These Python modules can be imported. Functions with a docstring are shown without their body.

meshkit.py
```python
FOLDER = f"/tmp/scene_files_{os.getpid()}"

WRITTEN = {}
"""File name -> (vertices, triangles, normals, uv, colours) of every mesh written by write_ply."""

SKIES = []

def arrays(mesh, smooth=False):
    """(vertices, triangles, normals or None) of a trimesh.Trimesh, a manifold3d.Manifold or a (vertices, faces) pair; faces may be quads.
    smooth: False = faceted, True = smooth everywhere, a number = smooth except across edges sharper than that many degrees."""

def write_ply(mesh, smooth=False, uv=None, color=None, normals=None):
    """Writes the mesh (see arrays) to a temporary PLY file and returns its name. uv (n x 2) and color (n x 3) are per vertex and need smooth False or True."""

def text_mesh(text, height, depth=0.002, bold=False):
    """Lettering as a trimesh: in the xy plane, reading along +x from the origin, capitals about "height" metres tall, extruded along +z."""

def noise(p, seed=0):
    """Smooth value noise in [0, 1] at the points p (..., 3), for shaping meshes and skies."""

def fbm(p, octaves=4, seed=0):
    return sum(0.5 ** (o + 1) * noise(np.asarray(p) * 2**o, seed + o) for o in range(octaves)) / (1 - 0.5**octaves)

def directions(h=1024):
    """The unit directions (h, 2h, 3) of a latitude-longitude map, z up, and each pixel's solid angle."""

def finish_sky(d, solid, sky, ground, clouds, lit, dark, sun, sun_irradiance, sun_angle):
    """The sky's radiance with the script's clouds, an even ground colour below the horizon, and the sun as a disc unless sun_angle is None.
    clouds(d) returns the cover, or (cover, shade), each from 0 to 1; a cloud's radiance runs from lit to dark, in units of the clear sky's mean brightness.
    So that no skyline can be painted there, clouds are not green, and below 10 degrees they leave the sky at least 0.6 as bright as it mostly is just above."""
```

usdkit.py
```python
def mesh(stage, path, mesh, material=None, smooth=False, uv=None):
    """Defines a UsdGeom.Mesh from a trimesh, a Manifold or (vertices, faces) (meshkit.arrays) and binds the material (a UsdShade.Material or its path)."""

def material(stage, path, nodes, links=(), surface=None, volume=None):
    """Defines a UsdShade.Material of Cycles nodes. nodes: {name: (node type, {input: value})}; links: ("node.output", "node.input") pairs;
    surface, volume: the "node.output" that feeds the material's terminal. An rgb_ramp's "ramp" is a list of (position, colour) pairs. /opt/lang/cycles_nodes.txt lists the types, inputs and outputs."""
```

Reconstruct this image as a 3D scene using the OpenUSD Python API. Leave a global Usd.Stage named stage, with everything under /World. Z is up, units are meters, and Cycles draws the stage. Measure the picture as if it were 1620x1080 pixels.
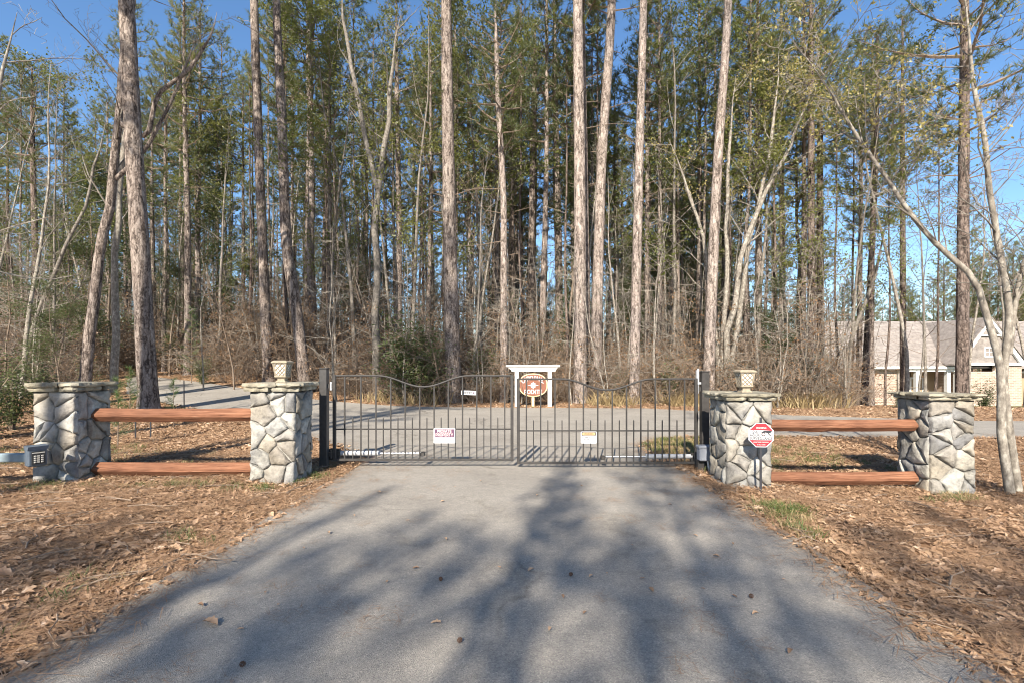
import math, random
import numpy as np, trimesh, shapely
from shapely.geometry import Polygon, LineString, box as sbox
from shapely.ops import unary_union
from scipy.spatial import Voronoi
import usdkit, meshkit
from pxr import Usd, UsdGeom, UsdLux, UsdShade, Gf, Sdf, Vt

# ------------------------------------------------------------------ camera, sky, sun, exposure
EXPOSURE = 1.4
CAM_Z = 1.45
FPX = 765.0                       # focal length in pixels of a 1620 px wide picture (17 mm on 36 mm)
HORIZON = 577.0
SUN_AZ = math.atan2(-0.232, -0.973)
SUN_EL = math.radians(34.5)
SUN_INT = 1.25
SKY_STR = 0.088

stage = Usd.Stage.CreateInMemory()
UsdGeom.SetStageUpAxis(stage, "Z")
UsdGeom.SetStageMetersPerUnit(stage, 1.0)
UsdGeom.Xform.Define(stage, "/World")
UsdGeom.Scope.Define(stage, "/World/Looks")
cam = UsdGeom.Camera.Define(stage, "/World/camera")
cam.CreateHorizontalApertureAttr(36.0)
cam.CreateFocalLengthAttr(17.0)
cam.CreateVerticalApertureOffsetAttr((HORIZON - 540) / 1620 * 36)
cam.CreateClippingRangeAttr(Gf.Vec2f(0.05, 5000))
cam.CreateExposureAttr(EXPOSURE)
_x = UsdGeom.Xformable(cam)
_x.AddTranslateOp().Set(Gf.Vec3d(0, 0, CAM_Z))
_x.AddRotateXOp().Set(90.0)

M = {}
def mat(name, nodes, links, surface):
    M[name] = usdkit.material(stage, "/World/Looks/" + name, nodes, links, surface=surface)
    return M[name]

mat("sky_look", {"s": ("sky_texture", {"sky_type": "single_scattering", "sun_disc": False, "sun_elevation": SUN_EL,
                                       "sun_rotation": SUN_AZ, "altitude": 100.0, "air_density": 1.0, "aerosol_density": 0.45, "ozone_density": 3.0}),
                 "h": ("hsv", {"saturation": 1.12, "value": 1.0, "hue": 0.5, "fac": 1.0}),
                 "b": ("background_shader", {"strength": SKY_STR})}, [("s.color", "h.color"), ("h.color", "b.color")], "b.background")
dome = UsdLux.DomeLight.Define(stage, "/World/sky")
UsdShade.MaterialBindingAPI.Apply(dome.GetPrim()).Bind(M["sky_look"])
sun = UsdLux.DistantLight.Define(stage, "/World/sun")
sun.CreateNormalizeAttr(True); sun.CreateIntensityAttr(SUN_INT); sun.CreateAngleAttr(0.45)
sun.CreateColorAttr(Gf.Vec3f(1.0, 0.915, 0.79))
SUN = np.array([math.sin(SUN_AZ) * math.cos(SUN_EL), math.cos(SUN_AZ) * math.cos(SUN_EL), math.sin(SUN_EL)])
_z = SUN; _xx = np.cross([0, 0, 1.0], _z); _xx /= np.linalg.norm(_xx); _y = np.cross(_z, _xx)
UsdGeom.Xformable(sun).AddTransformOp().Set(Gf.Matrix4d(*_xx, 0, *_y, 0, *_z, 0, 0, 0, 0, 1))

# ------------------------------------------------------------------ helpers
def wx(px, Y): return (px - 810.0) * Y / FPX          # where a sight line at this column stands at distance Y
def wz(py, Y): return CAM_Z - (py - HORIZON) * Y / FPX
def ss(a, b, t):
    t = np.clip((np.asarray(t, float) - a) / (b - a), 0, 1)
    return t * t * (3 - 2 * t)

USED = {}
def path_for(name, parent=None):
    base = "/World" if parent is None else str(parent.GetPath())
    n = USED.get((base, name), 0); USED[(base, name)] = n + 1
    return f"{base}/{name}" + (f"_{n:03d}" if n else "")

def tag(prim, label=None, cat=None, group=None, kind=None):
    p = prim.GetPrim() if hasattr(prim, "GetPrim") else prim
    for k, v in (("label", label), ("category", cat), ("group", group), ("kind", kind)):
        if v: p.SetCustomDataByKey(k, v)
    return p

def obj(name, mesh, m, parent=None, smooth=False):
    return usdkit.mesh(stage, path_for(name, parent), mesh, M[m], smooth=smooth).GetPrim()

def thing(name, label, cat, loc=(0, 0, 0), rotz=0.0, group=None, scale=None, parent=None):
    x = UsdGeom.Xform.Define(stage, path_for(name, parent))
    x.AddTranslateOp().Set(Gf.Vec3d(*map(float, loc)))
    if rotz: x.AddRotateZOp().Set(float(rotz))
    if scale is not None: x.AddScaleOp().Set(Gf.Vec3f(*([float(scale)] * 3 if np.ndim(scale) == 0 else map(float, scale))))
    return tag(x, label, cat, group)

stage.CreateClassPrim("/World/Kinds")
def kind_class(name):
    p = stage.CreateClassPrim("/World/Kinds/" + name)
    p.SetTypeName("Xform")
    return p
def copy_of(cls, name, label=None, cat=None, loc=(0, 0, 0), rotz=0.0, group=None, scale=None, parent=None, tilt=None):
    x = UsdGeom.Xform.Define(stage, path_for(name, parent))
    x.AddTranslateOp().Set(Gf.Vec3d(*map(float, loc)))
    if rotz: x.AddRotateZOp().Set(float(rotz))
    if tilt: x.AddRotateXYZOp().Set(Gf.Vec3f(*tilt))
    if scale is not None: x.AddScaleOp().Set(Gf.Vec3f(*([float(scale)] * 3 if np.ndim(scale) == 0 else map(float, scale))))
    p = x.GetPrim(); p.GetReferences().AddInternalReference(cls.GetPath()); p.SetInstanceable(True)
    return tag(x, label, cat, group)

ARR = {}
def scatter_joined(name, classes, pos, rotz, scale, idx, label, cat_, kind="stuff"):
    """many copies joined into one mesh per material"""
    t = tag(UsdGeom.Xform.Define(stage, path_for(name)), label, cat_, kind=kind)
    c, s_ = np.cos(rotz), np.sin(rotz); Rm = np.zeros((len(pos), 3, 3)); Rm[:, 0, 0] = c; Rm[:, 0, 1] = -s_; Rm[:, 1, 0] = s_; Rm[:, 1, 1] = c; Rm[:, 2, 2] = 1
    by = {}
    for k, cl in enumerate(classes):
        sel = np.nonzero(np.asarray(idx) == k)[0]
        if not len(sel): continue
        for child, (v, f), m_ in ARR[cl.GetName()]:
            W = np.einsum("nij,vj->nvi", Rm[sel], v) * np.asarray(scale)[sel][:, None, None] + np.asarray(pos)[sel][:, None]
            F = np.asarray(f)[None] + (np.arange(len(sel)) * len(v))[:, None, None]
            by.setdefault((child, m_), []).append((W.reshape(-1, 3), F.reshape(-1, 3)))
    for (child, m_), L in by.items():
        n_ = 0; vs, fs = [], []
        for v, f in L: vs.append(v); fs.append(f + n_); n_ += len(v)
        q = obj(child, (np.vstack(vs), np.vstack(fs)), m_, t); tag(q, kind=kind)
    return t
def scatter(name, classes, pos, rotz, scale, idx, label, cat, kind="stuff", normals=None, parent=None):
    pi = UsdGeom.PointInstancer.Define(stage, path_for(name, parent))
    protos = []
    for i, c in enumerate(classes):
        q = UsdGeom.Xform.Define(stage, f"{pi.GetPath()}/kinds/{c.GetName()}")
        q.GetPrim().GetReferences().AddInternalReference(c.GetPath())
        protos.append(q.GetPath())
    pi.CreatePrototypesRel().SetTargets(protos)
    n = len(pos)
    pi.CreatePositionsAttr(Vt.Vec3fArray.FromNumpy(np.asarray(pos, np.float32)))
    pi.CreateProtoIndicesAttr(Vt.IntArray.FromNumpy(np.asarray(idx, np.int32)))
    s = np.asarray(scale, np.float32)
    pi.CreateScalesAttr(Vt.Vec3fArray.FromNumpy(np.repeat(s[:, None], 3, 1) if s.ndim == 1 else s))
    a = np.asarray(rotz, float) / 2
    if normals is None:
        q = np.stack([np.cos(a), 0 * a, 0 * a, np.sin(a)], 1)
    else:                                                  # tilt about x and y, then spin
        tx, ty = normals[:, 0] / 2, normals[:, 1] / 2
        cz, sz, cx, sx, cy, sy = np.cos(a), np.sin(a), np.cos(tx), np.sin(tx), np.cos(ty), np.sin(ty)
        q = np.stack([cx * cy * cz + sx * sy * sz, sx * cy * cz - cx * sy * sz, cx * sy * cz + sx * cy * sz, cx * cy * sz - sx * sy * cz], 1)
    pi.CreateOrientationsAttr(Vt.QuathArray([Gf.Quath(float(w), float(x), float(y), float(z)) for w, x, y, z in q]))
    return tag(pi, label, cat, kind=kind)

def boxm(x0, x1, y0, y1, z0, z1):
    b = trimesh.creation.box([x1 - x0, y1 - y0, z1 - z0]); b.apply_translation([(x0 + x1) / 2, (y0 + y1) / 2, (z0 + z1) / 2]); return b
def bevelbox(x0, x1, y0, y1, z0, z1, b):
    pts = []
    for x in (x0, x1):
        for y in (y0, y1):
            for z in (z0, z1):
                sx, sy, sz = (1 if x == x0 else -1), (1 if y == y0 else -1), (1 if z == z0 else -1)
                pts += [(x + sx * b, y + sy * b, z), (x + sx * b, y, z + sz * b), (x, y + sy * b, z + sz * b)]
    return trimesh.convex.convex_hull(np.array(pts))
def cat(ms): return trimesh.util.concatenate(ms)
def hull(pts): return trimesh.convex.convex_hull(np.array(pts, float))
def cyl(p, q, r, n=10):
    return trimesh.creation.cylinder(radius=r, segment=[p, q], sections=n)

def tubes(P, R, sides):
    """P (N,k,3) polylines, R (N,k) radii -> one trimesh of open tapered tubes."""
    P = np.asarray(P, float); R = np.asarray(R, float); N, k = P.shape[:2]
    T = np.empty_like(P); T[:, 1:-1] = P[:, 2:] - P[:, :-2]; T[:, 0] = P[:, 1] - P[:, 0]; T[:, -1] = P[:, -1] - P[:, -2]
    T /= np.maximum(np.linalg.norm(T, axis=2, keepdims=True), 1e-9)
    ref = np.where(np.abs(T[:, :1, 2:3]) > 0.8, np.array([1.0, 0, 0]), np.array([0, 0, 1.0]))
    U = np.cross(T, np.broadcast_to(ref, T.shape)); U /= np.maximum(np.linalg.norm(U, axis=2, keepdims=True), 1e-9)
    V = np.cross(T, U)
    a = np.arange(sides) * 2 * np.pi / sides
    ring = P[:, :, None] + R[:, :, None, None] * (U[:, :, None] * np.cos(a)[None, None, :, None] + V[:, :, None] * np.sin(a)[None, None, :, None])
    v = ring.reshape(-1, 3)
    i, j, s = np.meshgrid(np.arange(N), np.arange(k - 1), np.arange(sides), indexing="ij")
    s2 = (s + 1) % sides
    b = lambda jj, s_: (i * k + jj) * sides + s_
    q = np.stack([b(j, s), b(j, s2), b(j + 1, s2), b(j + 1, s)], -1).reshape(-1, 4)
    f = np.vstack([q[:, [0, 1, 2]], q[:, [0, 2, 3]]])
    return v, f
class Tubes:
    def __init__(self): self.by = {}
    def add(self, pts, r, sides=4):
        pts = np.asarray(pts, float); r = np.broadcast_to(np.asarray(r, float), len(pts)) if np.ndim(r) == 0 else np.asarray(r, float)
        self.by.setdefault((len(pts), sides), []).append((pts, r))
    def mesh(self):
        vs, fs, n = [], [], 0
        for (k, s), L in self.by.items():
            v, f = tubes([a for a, _ in L], [b for _, b in L], s); vs.append(v); fs.append(f + n); n += len(v)
        return np.vstack(vs), np.vstack(fs)

def H(x, y):
    """height of the ground"""
    x = np.asarray(x, float); y = np.asarray(y, float)
    left = 2.7 * ss(9, 45, y) * ss(-2, -14, x)
    right = -2.05 * ss(14, 38, y) * ss(4, 18, x)
    far = 1.5 * ss(45, 110, y)
    bank = -0.10 * ss(2.6, 4.2, x) * ss(9.5, 6.5, y) + 0.05 * ss(-2.7, -4.5, x) * ss(6.5, 3, y)
    return left + right + far + bank
def h(x, y): return float(H(x, y))
rng = np.random.default_rng(11)

# ------------------------------------------------------------------ materials
def simple(name, col, rough=0.6, spec=0.3, metallic=0.0, noise=None, bump=None, vary=0.0):
    n = {"p": ("principled_bsdf", {"base_color": col, "roughness": rough, "specular_ior_level": spec, "metallic": metallic})}
    l = []
    if noise:
        sc, amt = noise
        d = tuple(c * (1 - amt) for c in col); u = tuple(min(1, c * (1 + amt)) for c in col)
        n["tc"] = ("texture_coordinate", {}); n["n"] = ("noise_texture", {"scale": sc, "detail": 5.0, "roughness": 0.65})
        n["r"] = ("rgb_ramp", {"ramp": [(0.3, d), (0.7, u)]})
        l += [("tc.object", "n.vector"), ("n.fac", "r.fac"), ("r.color", "p.base_color")]
        if bump:
            n["b"] = ("bump", {"strength": bump[0], "distance": bump[1]}); l += [("n.fac", "b.height"), ("b.normal", "p.normal")]
    return mat(name, n, l, "p.BSDF")

# weathered grey asphalt with fine aggregate
mat("asphalt", {
    "g": ("geometry", {}),
    "v": ("voronoi_texture", {"scale": 150.0, "feature": "f1"}),
    "v2": ("voronoi_texture", {"scale": 260.0, "feature": "f1"}),
    "n1": ("noise_texture", {"scale": 0.9, "detail": 6.0, "roughness": 0.6}),
    "n2": ("noise_texture", {"scale": 14.0, "detail": 5.0, "roughness": 0.7}),
    "r1": ("rgb_ramp", {"ramp": [(0.25, (0.225, 0.205, 0.180)), (0.5, (0.275, 0.253, 0.222)), (0.75, (0.315, 0.290, 0.255))]}),
    "sep": ("separate_color", {"color_type": "rgb"}),
    "r2": ("rgb_ramp", {"ramp": [(0.0, (0.68, 0.68, 0.68)), (0.5, (0.97, 0.97, 0.97)), (0.88, (1.08, 1.07, 1.05)), (0.96, (1.35, 1.32, 1.28))]}),
    "r3": ("rgb_ramp", {"ramp": [(0.3, (0.84, 0.84, 0.85)), (0.7, (1.14, 1.13, 1.10))]}),
    "m1": ("mix", {"mix_type": "multiply", "fac": 0.9}), "m2": ("mix", {"mix_type": "multiply", "fac": 0.8}),
    "cw": ("noise_texture", {"scale": 2.2, "detail": 5.0}), "cm": ("mix", {"mix_type": "linear_light", "fac": 0.35}),
    "ck": ("voronoi_texture", {"feature": "distance_to_edge", "scale": 0.42}), "cr": ("rgb_ramp", {"ramp": [(0.0, (0.55, 0.54, 0.53)), (0.006, (0.72, 0.71, 0.70)), (0.014, (1, 1, 1))]}),
    "cn": ("noise_texture", {"scale": 0.55, "detail": 3.0}), "cf": ("rgb_ramp", {"ramp": [(0.50, (0, 0, 0)), (0.62, (1, 1, 1))]}), "m4": ("mix", {"mix_type": "multiply", "fac": 1.0}),
    "st": ("noise_texture", {"scale": 1.7, "detail": 7.0, "roughness": 0.7, "distortion": 1.0}), "sr": ("rgb_ramp", {"ramp": [(0.32, (0.80, 0.79, 0.77)), (0.45, (1, 1, 1)), (0.66, (1.0, 1.0, 1.0)), (0.78, (1.10, 1.08, 1.03))]}), "m5": ("mix", {"mix_type": "multiply", "fac": 1.0}),
    "add": ("math", {"math_type": "add"}),
    "b": ("bump", {"strength": 0.55, "distance": 0.006}),
    "p": ("principled_bsdf", {"roughness": 0.8, "specular_ior_level": 0.3}),
}, [("g.position", "v.vector"), ("g.position", "v2.vector"), ("g.position", "n1.vector"), ("g.position", "n2.vector"), ("n1.fac", "r1.fac"),
    ("v.color", "sep.color"), ("sep.r", "r2.fac"), ("n2.fac", "r3.fac"), ("r1.color", "m1.color1"), ("r2.color", "m1.color2"),
    ("m1.color", "m2.color1"), ("r3.color", "m2.color2"), ("g.position", "cw.vector"), ("g.position", "cm.color1"), ("cw.color", "cm.color2"), ("cm.color", "ck.vector"), ("ck.distance", "cr.fac"), ("g.position", "cn.vector"), ("cn.fac", "cf.fac"), ("cf.color", "m4.fac"), ("g.position", "st.vector"), ("st.fac", "sr.fac"),
    ("m2.color", "m4.color1"), ("cr.color", "m4.color2"), ("m4.color", "m5.color1"), ("sr.color", "m5.color2"), ("m5.color", "p.base_color"), ("v.distance", "add.value1"), ("v2.distance", "add.value2"),
    ("add.value", "b.height"), ("b.normal", "p.normal")], "p.BSDF")

# forest floor: matted leaves and pine straw
mat("forest_floor", {
    "g": ("geometry", {}),
    "wn": ("noise_texture", {"scale": 3.0, "detail": 3.0}),
    "wm": ("mix", {"mix_type": "mix", "fac": 0.12}),
    "v": ("voronoi_texture", {"scale": 19.0, "randomness": 1.0}),
    "v2": ("voronoi_texture", {"scale": 47.0, "randomness": 1.0}),
    "s1": ("separate_color", {"color_type": "rgb"}), "s2": ("separate_color", {"color_type": "rgb"}),
    "r1": ("rgb_ramp", {"ramp": [(0.0, (0.12, 0.07, 0.042)), (0.3, (0.24, 0.15, 0.09)), (0.55, (0.35, 0.23, 0.145)), (0.8, (0.42, 0.30, 0.20)), (1.0, (0.50, 0.38, 0.27))]}),
    "r2": ("rgb_ramp", {"ramp": [(0.0, (0.45, 0.42, 0.4)), (0.5, (0.9, 0.88, 0.85)), (1.0, (1.25, 1.2, 1.1))]}),
    "n1": ("noise_texture", {"scale": 0.35, "detail": 5.0, "roughness": 0.6}),
    "r3": ("rgb_ramp", {"ramp": [(0.3, (0.72, 0.66, 0.6)), (0.7, (1.15, 1.1, 1.05))]}),
    "m1": ("mix", {"mix_type": "multiply", "fac": 1.0}), "m2": ("mix", {"mix_type": "multiply", "fac": 1.0}),
    "b": ("bump", {"strength": 0.9, "distance": 0.03}),
    "p": ("principled_bsdf", {"roughness": 0.85, "specular_ior_level": 0.15}),
}, [("g.position", "wn.vector"), ("g.position", "wm.color1"), ("wn.color", "wm.color2"), ("wm.color", "v.vector"), ("wm.color", "v2.vector"),
    ("v.color", "s1.color"), ("v2.color", "s2.color"), ("s1.r", "r1.fac"), ("s2.r", "r2.fac"), ("g.position", "n1.vector"), ("n1.fac", "r3.fac"),
    ("r1.color", "m1.color1"), ("r2.color", "m1.color2"), ("m1.color", "m2.color1"), ("r3.color", "m2.color2"), ("m2.color", "p.base_color"),
    ("s2.g", "b.height"), ("b.normal", "p.normal")], "p.BSDF")

def leafy(name, ramp, trans=0.3, rough=0.6, nscale=1.3):
    """thin leaf: colour by copy and by place in the crown, some light through"""
    mat(name, {
        "oi": ("object_info", {}), "g": ("geometry", {}), "n": ("noise_texture", {"scale": nscale, "detail": 2.0}),
        "a": ("math", {"math_type": "multiply_add", "value2": 0.35, "value3": 0.0}), "a2": ("math", {"math_type": "multiply_add", "value2": 0.35}),
        "a3": ("math", {"math_type": "multiply_add", "value2": 0.3}),
        "r": ("rgb_ramp", {"ramp": ramp}), "d": ("diffuse_bsdf", {"roughness": 0.3}), "t": ("translucent_bsdf", {}), "m": ("mix_closure", {"fac": trans}),
        "gl": ("glossy_bsdf", {"roughness": 0.45, "color": (0.9, 0.95, 1.0)}), "m2": ("mix_closure", {"fac": 0.035}),
    }, [("oi.random", "a.value1"), ("g.position", "n.vector"), ("n.fac", "a2.value1"), ("a.value", "a2.value3"), ("g.random_per_island", "a3.value1"), ("a2.value", "a3.value3"),
        ("a3.value", "r.fac"), ("r.color", "d.color"), ("r.color", "t.color"), ("d.BSDF", "m.closure1"), ("t.BSDF", "m.closure2"),
        ("m.closure", "m2.closure1"), ("gl.BSDF", "m2.closure2")], "m2.closure")
leafy("needles", [(0.15, (0.095, 0.113, 0.033)), (0.45, (0.155, 0.172, 0.046)), (0.75, (0.22, 0.218, 0.062)), (0.95, (0.30, 0.265, 0.095))], 0.48, nscale=0.5)
leafy("seedling_needles", [(0.1, (0.06, 0.11, 0.025)), (0.9, (0.13, 0.19, 0.045))], 0.35)
leafy("evergreen_leaves", [(0.1, (0.06, 0.08, 0.03)), (0.5, (0.105, 0.125, 0.045)), (0.95, (0.18, 0.185, 0.075))], 0.38)
leafy("yellow_leaves", [(0.1, (0.22, 0.19, 0.05)), (0.5, (0.34, 0.29, 0.09)), (0.95, (0.42, 0.33, 0.14))], 0.5)
leafy("spring_leaves", [(0.1, (0.12, 0.14, 0.03)), (0.5, (0.21, 0.215, 0.055)), (0.95, (0.32, 0.28, 0.10))], 0.5)
leafy("brown_leaves", [(0.1, (0.15, 0.08, 0.04)), (0.5, (0.28, 0.17, 0.085)), (0.95, (0.40, 0.28, 0.16))], 0.35)
leafy("litter_leaves", [(0.02, (0.15, 0.085, 0.05)), (0.28, (0.30, 0.19, 0.115)), (0.5, (0.42, 0.285, 0.18)), (0.75, (0.50, 0.37, 0.245)), (0.95, (0.60, 0.475, 0.335))], 0.12, nscale=7.0)
leafy("pine_straw", [(0.1, (0.19, 0.11, 0.065)), (0.9, (0.40, 0.27, 0.165))], 0.1, nscale=6.0)
leafy("grass_blades", [(0.1, (0.07, 0.11, 0.025)), (0.9, (0.17, 0.20, 0.06))], 0.35)
leafy("dry_grass", [(0.1, (0.30, 0.22, 0.11)), (0.9, (0.46, 0.37, 0.21))], 0.3)

def bark(name, light, mid, dark, zs=1.0, bump=1.0, dist=0.04):
    """furrowed plates: stretched ridges broken by cracks"""
    n = {"tc": ("texture_coordinate", {}), "mp": ("mapping", {"scale": (11.0, 11.0, 2.3 * zs)}), "mp2": ("mapping", {"scale": (15.0, 15.0, 7.0 * zs)}),
         "a": ("noise_texture", {"scale": 1.0, "detail": 6.0, "roughness": 0.62, "distortion": 0.6}),
         "v": ("voronoi_texture", {"feature": "distance_to_edge", "scale": 0.9}), "v1": ("voronoi_texture", {"scale": 0.9}), "s1": ("separate_color", {"color_type": "rgb"}),
         "wn": ("noise_texture", {"scale": 7.0, "detail": 5.0}), "wm": ("mix", {"mix_type": "linear_light", "fac": 1.6}),
         "vv": ("math", {"math_type": "minimum", "value2": 0.30}), "h1": ("math", {"math_type": "multiply_add", "value2": 0.55}), "fine": ("noise_texture", {"scale": 60.0, "detail": 4.0, "roughness": 0.7}),
         "h2": ("math", {"math_type": "multiply_add", "value2": 0.16}),
         "r": ("rgb_ramp", {"ramp": [(0.50, dark), (0.615, mid), (0.72, light), (0.85, tuple(min(1, c * 1.15) for c in light))]}),
         "n3": ("noise_texture", {"scale": 0.45, "detail": 4.0}), "r3": ("rgb_ramp", {"ramp": [(0.3, (0.72, 0.72, 0.74)), (0.5, (1.0, 0.97, 0.95)), (0.7, (1.15, 1.15, 1.12))]}),
         "r4": ("rgb_ramp", {"ramp": [(0.0, (0.80, 0.78, 0.77)), (1.0, (1.15, 1.15, 1.15))]}),
         "m1": ("mix", {"mix_type": "multiply", "fac": 1.0}), "m2": ("mix", {"mix_type": "multiply", "fac": 1.0}),
         "b": ("bump", {"strength": bump, "distance": dist}), "p": ("principled_bsdf", {"roughness": 0.88, "specular_ior_level": 0.12})}
    l = [("tc.object", "mp.vector"), ("mp.vector", "a.vector"), ("tc.object", "mp2.vector"), ("tc.object", "wn.vector"), ("mp2.vector", "wm.color1"), ("wn.color", "wm.color2"), ("wm.color", "v.vector"), ("wm.color", "v1.vector"),
         ("v1.color", "s1.color"), ("s1.r", "r4.fac"), ("v.distance", "vv.value1"), ("vv.value", "h1.value1"), ("a.fac", "h1.value3"), ("tc.object", "fine.vector"), ("fine.fac", "h2.value1"), ("h1.value", "h2.value3"),
         ("h2.value", "r.fac"), ("tc.object", "n3.vector"), ("n3.fac", "r3.fac"), ("r.color", "m1.color1"), ("r3.color", "m1.color2"), ("m1.color", "m2.color1"), ("r4.color", "m2.color2"), ("m2.color", "p.base_color"),
         ("h2.value", "b.height"), ("b.normal", "p.normal")]
    mat(name, n, l, "p.BSDF")
bark("pine_bark", (0.225, 0.194, 0.172), (0.135, 0.112, 0.098), (0.045, 0.037, 0.033))
bark("pale_pine_bark", (0.275, 0.238, 0.214), (0.185, 0.156, 0.138), (0.07, 0.058, 0.05))
bark("dark_pine_bark", (0.155, 0.125, 0.108), (0.088, 0.069, 0.059), (0.028, 0.023, 0.02))
def smooth_bark(name, c0, c1, c2):
    mat(name, {"tc": ("texture_coordinate", {}), "mp": ("mapping", {"scale": (3.0, 3.0, 1.6)}), "n": ("noise_texture", {"scale": 5.5, "detail": 6.0, "roughness": 0.65}),
               "r": ("rgb_ramp", {"ramp": [(0.32, c0), (0.5, c1), (0.66, c2)]}), "b": ("bump", {"strength": 0.4, "distance": 0.01}),
               "p": ("principled_bsdf", {"roughness": 0.8, "specular_ior_level": 0.2})},
        [("tc.object", "mp.vector"), ("mp.vector", "n.vector"), ("n.fac", "r.fac"), ("r.color", "p.base_color"), ("n.fac", "b.height"), ("b.normal", "p.normal")], "p.BSDF")
smooth_bark("grey_bark", (0.075, 0.065, 0.055), (0.145, 0.128, 0.108), (0.235, 0.212, 0.18))
smooth_bark("pale_bark", (0.09, 0.078, 0.065), (0.19, 0.168, 0.14), (0.33, 0.305, 0.26))
smooth_bark("twig_bark", (0.085, 0.064, 0.048), (0.145, 0.11, 0.082), (0.21, 0.168, 0.128))
smooth_bark("dead_wood", (0.10, 0.075, 0.055), (0.18, 0.135, 0.10), (0.26, 0.20, 0.15))

def stone(name, ramp, sc=7.0):
    mat(name, {"oi": ("object_info", {}), "tc": ("texture_coordinate", {}), "g": ("geometry", {}), "n": ("noise_texture", {"scale": sc, "detail": 8.0, "roughness": 0.7}),
               "n2": ("noise_texture", {"scale": 2.6, "detail": 4.0}), "r": ("rgb_ramp", {"ramp": ramp}),
               "r2": ("rgb_ramp", {"ramp": [(0.32, (0.40, 0.40, 0.41)), (0.47, (0.82, 0.82, 0.81)), (0.68, (1.22, 1.21, 1.18))]}),
               "r3": ("rgb_ramp", {"ramp": [(0.40, (1, 1, 1)), (0.62, (0.93, 0.90, 0.83))]}),
               "m": ("mix", {"mix_type": "multiply", "fac": 1.0}), "m2": ("mix", {"mix_type": "multiply", "fac": 1.0}),
               "b": ("bump", {"strength": 0.9, "distance": 0.035}), "p": ("principled_bsdf", {"roughness": 0.85, "specular_ior_level": 0.2})},
        [("oi.random", "r.fac"), ("g.position", "n.vector"), ("g.position", "n2.vector"), ("n.fac", "r2.fac"), ("n2.fac", "r3.fac"), ("r.color", "m.color1"), ("r2.color", "m.color2"),
         ("m.color", "m2.color1"), ("r3.color", "m2.color2"), ("m2.color", "p.base_color"), ("n.fac", "b.height"), ("b.normal", "p.normal")], "p.BSDF")
stone("fieldstone", [(0.0, (0.17, 0.168, 0.17)), (0.18, (0.30, 0.29, 0.275)), (0.36, (0.24, 0.215, 0.185)), (0.52, (0.35, 0.342, 0.32)), (0.68, (0.22, 0.218, 0.218)), (0.84, (0.31, 0.28, 0.24)), (1.0, (0.39, 0.382, 0.36))])
stone("flagstone", [(0.0, (0.22, 0.205, 0.165)), (0.5, (0.28, 0.26, 0.21)), (1.0, (0.33, 0.305, 0.245))], 9.0)
simple("mortar", (0.21, 0.20, 0.18), 0.9, 0.1, noise=(12, 0.35), bump=(0.6, 0.01))
simple("rough_stone", (0.30, 0.27, 0.22), 0.9, 0.1, noise=(9, 0.4), bump=(0.6, 0.02))

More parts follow.
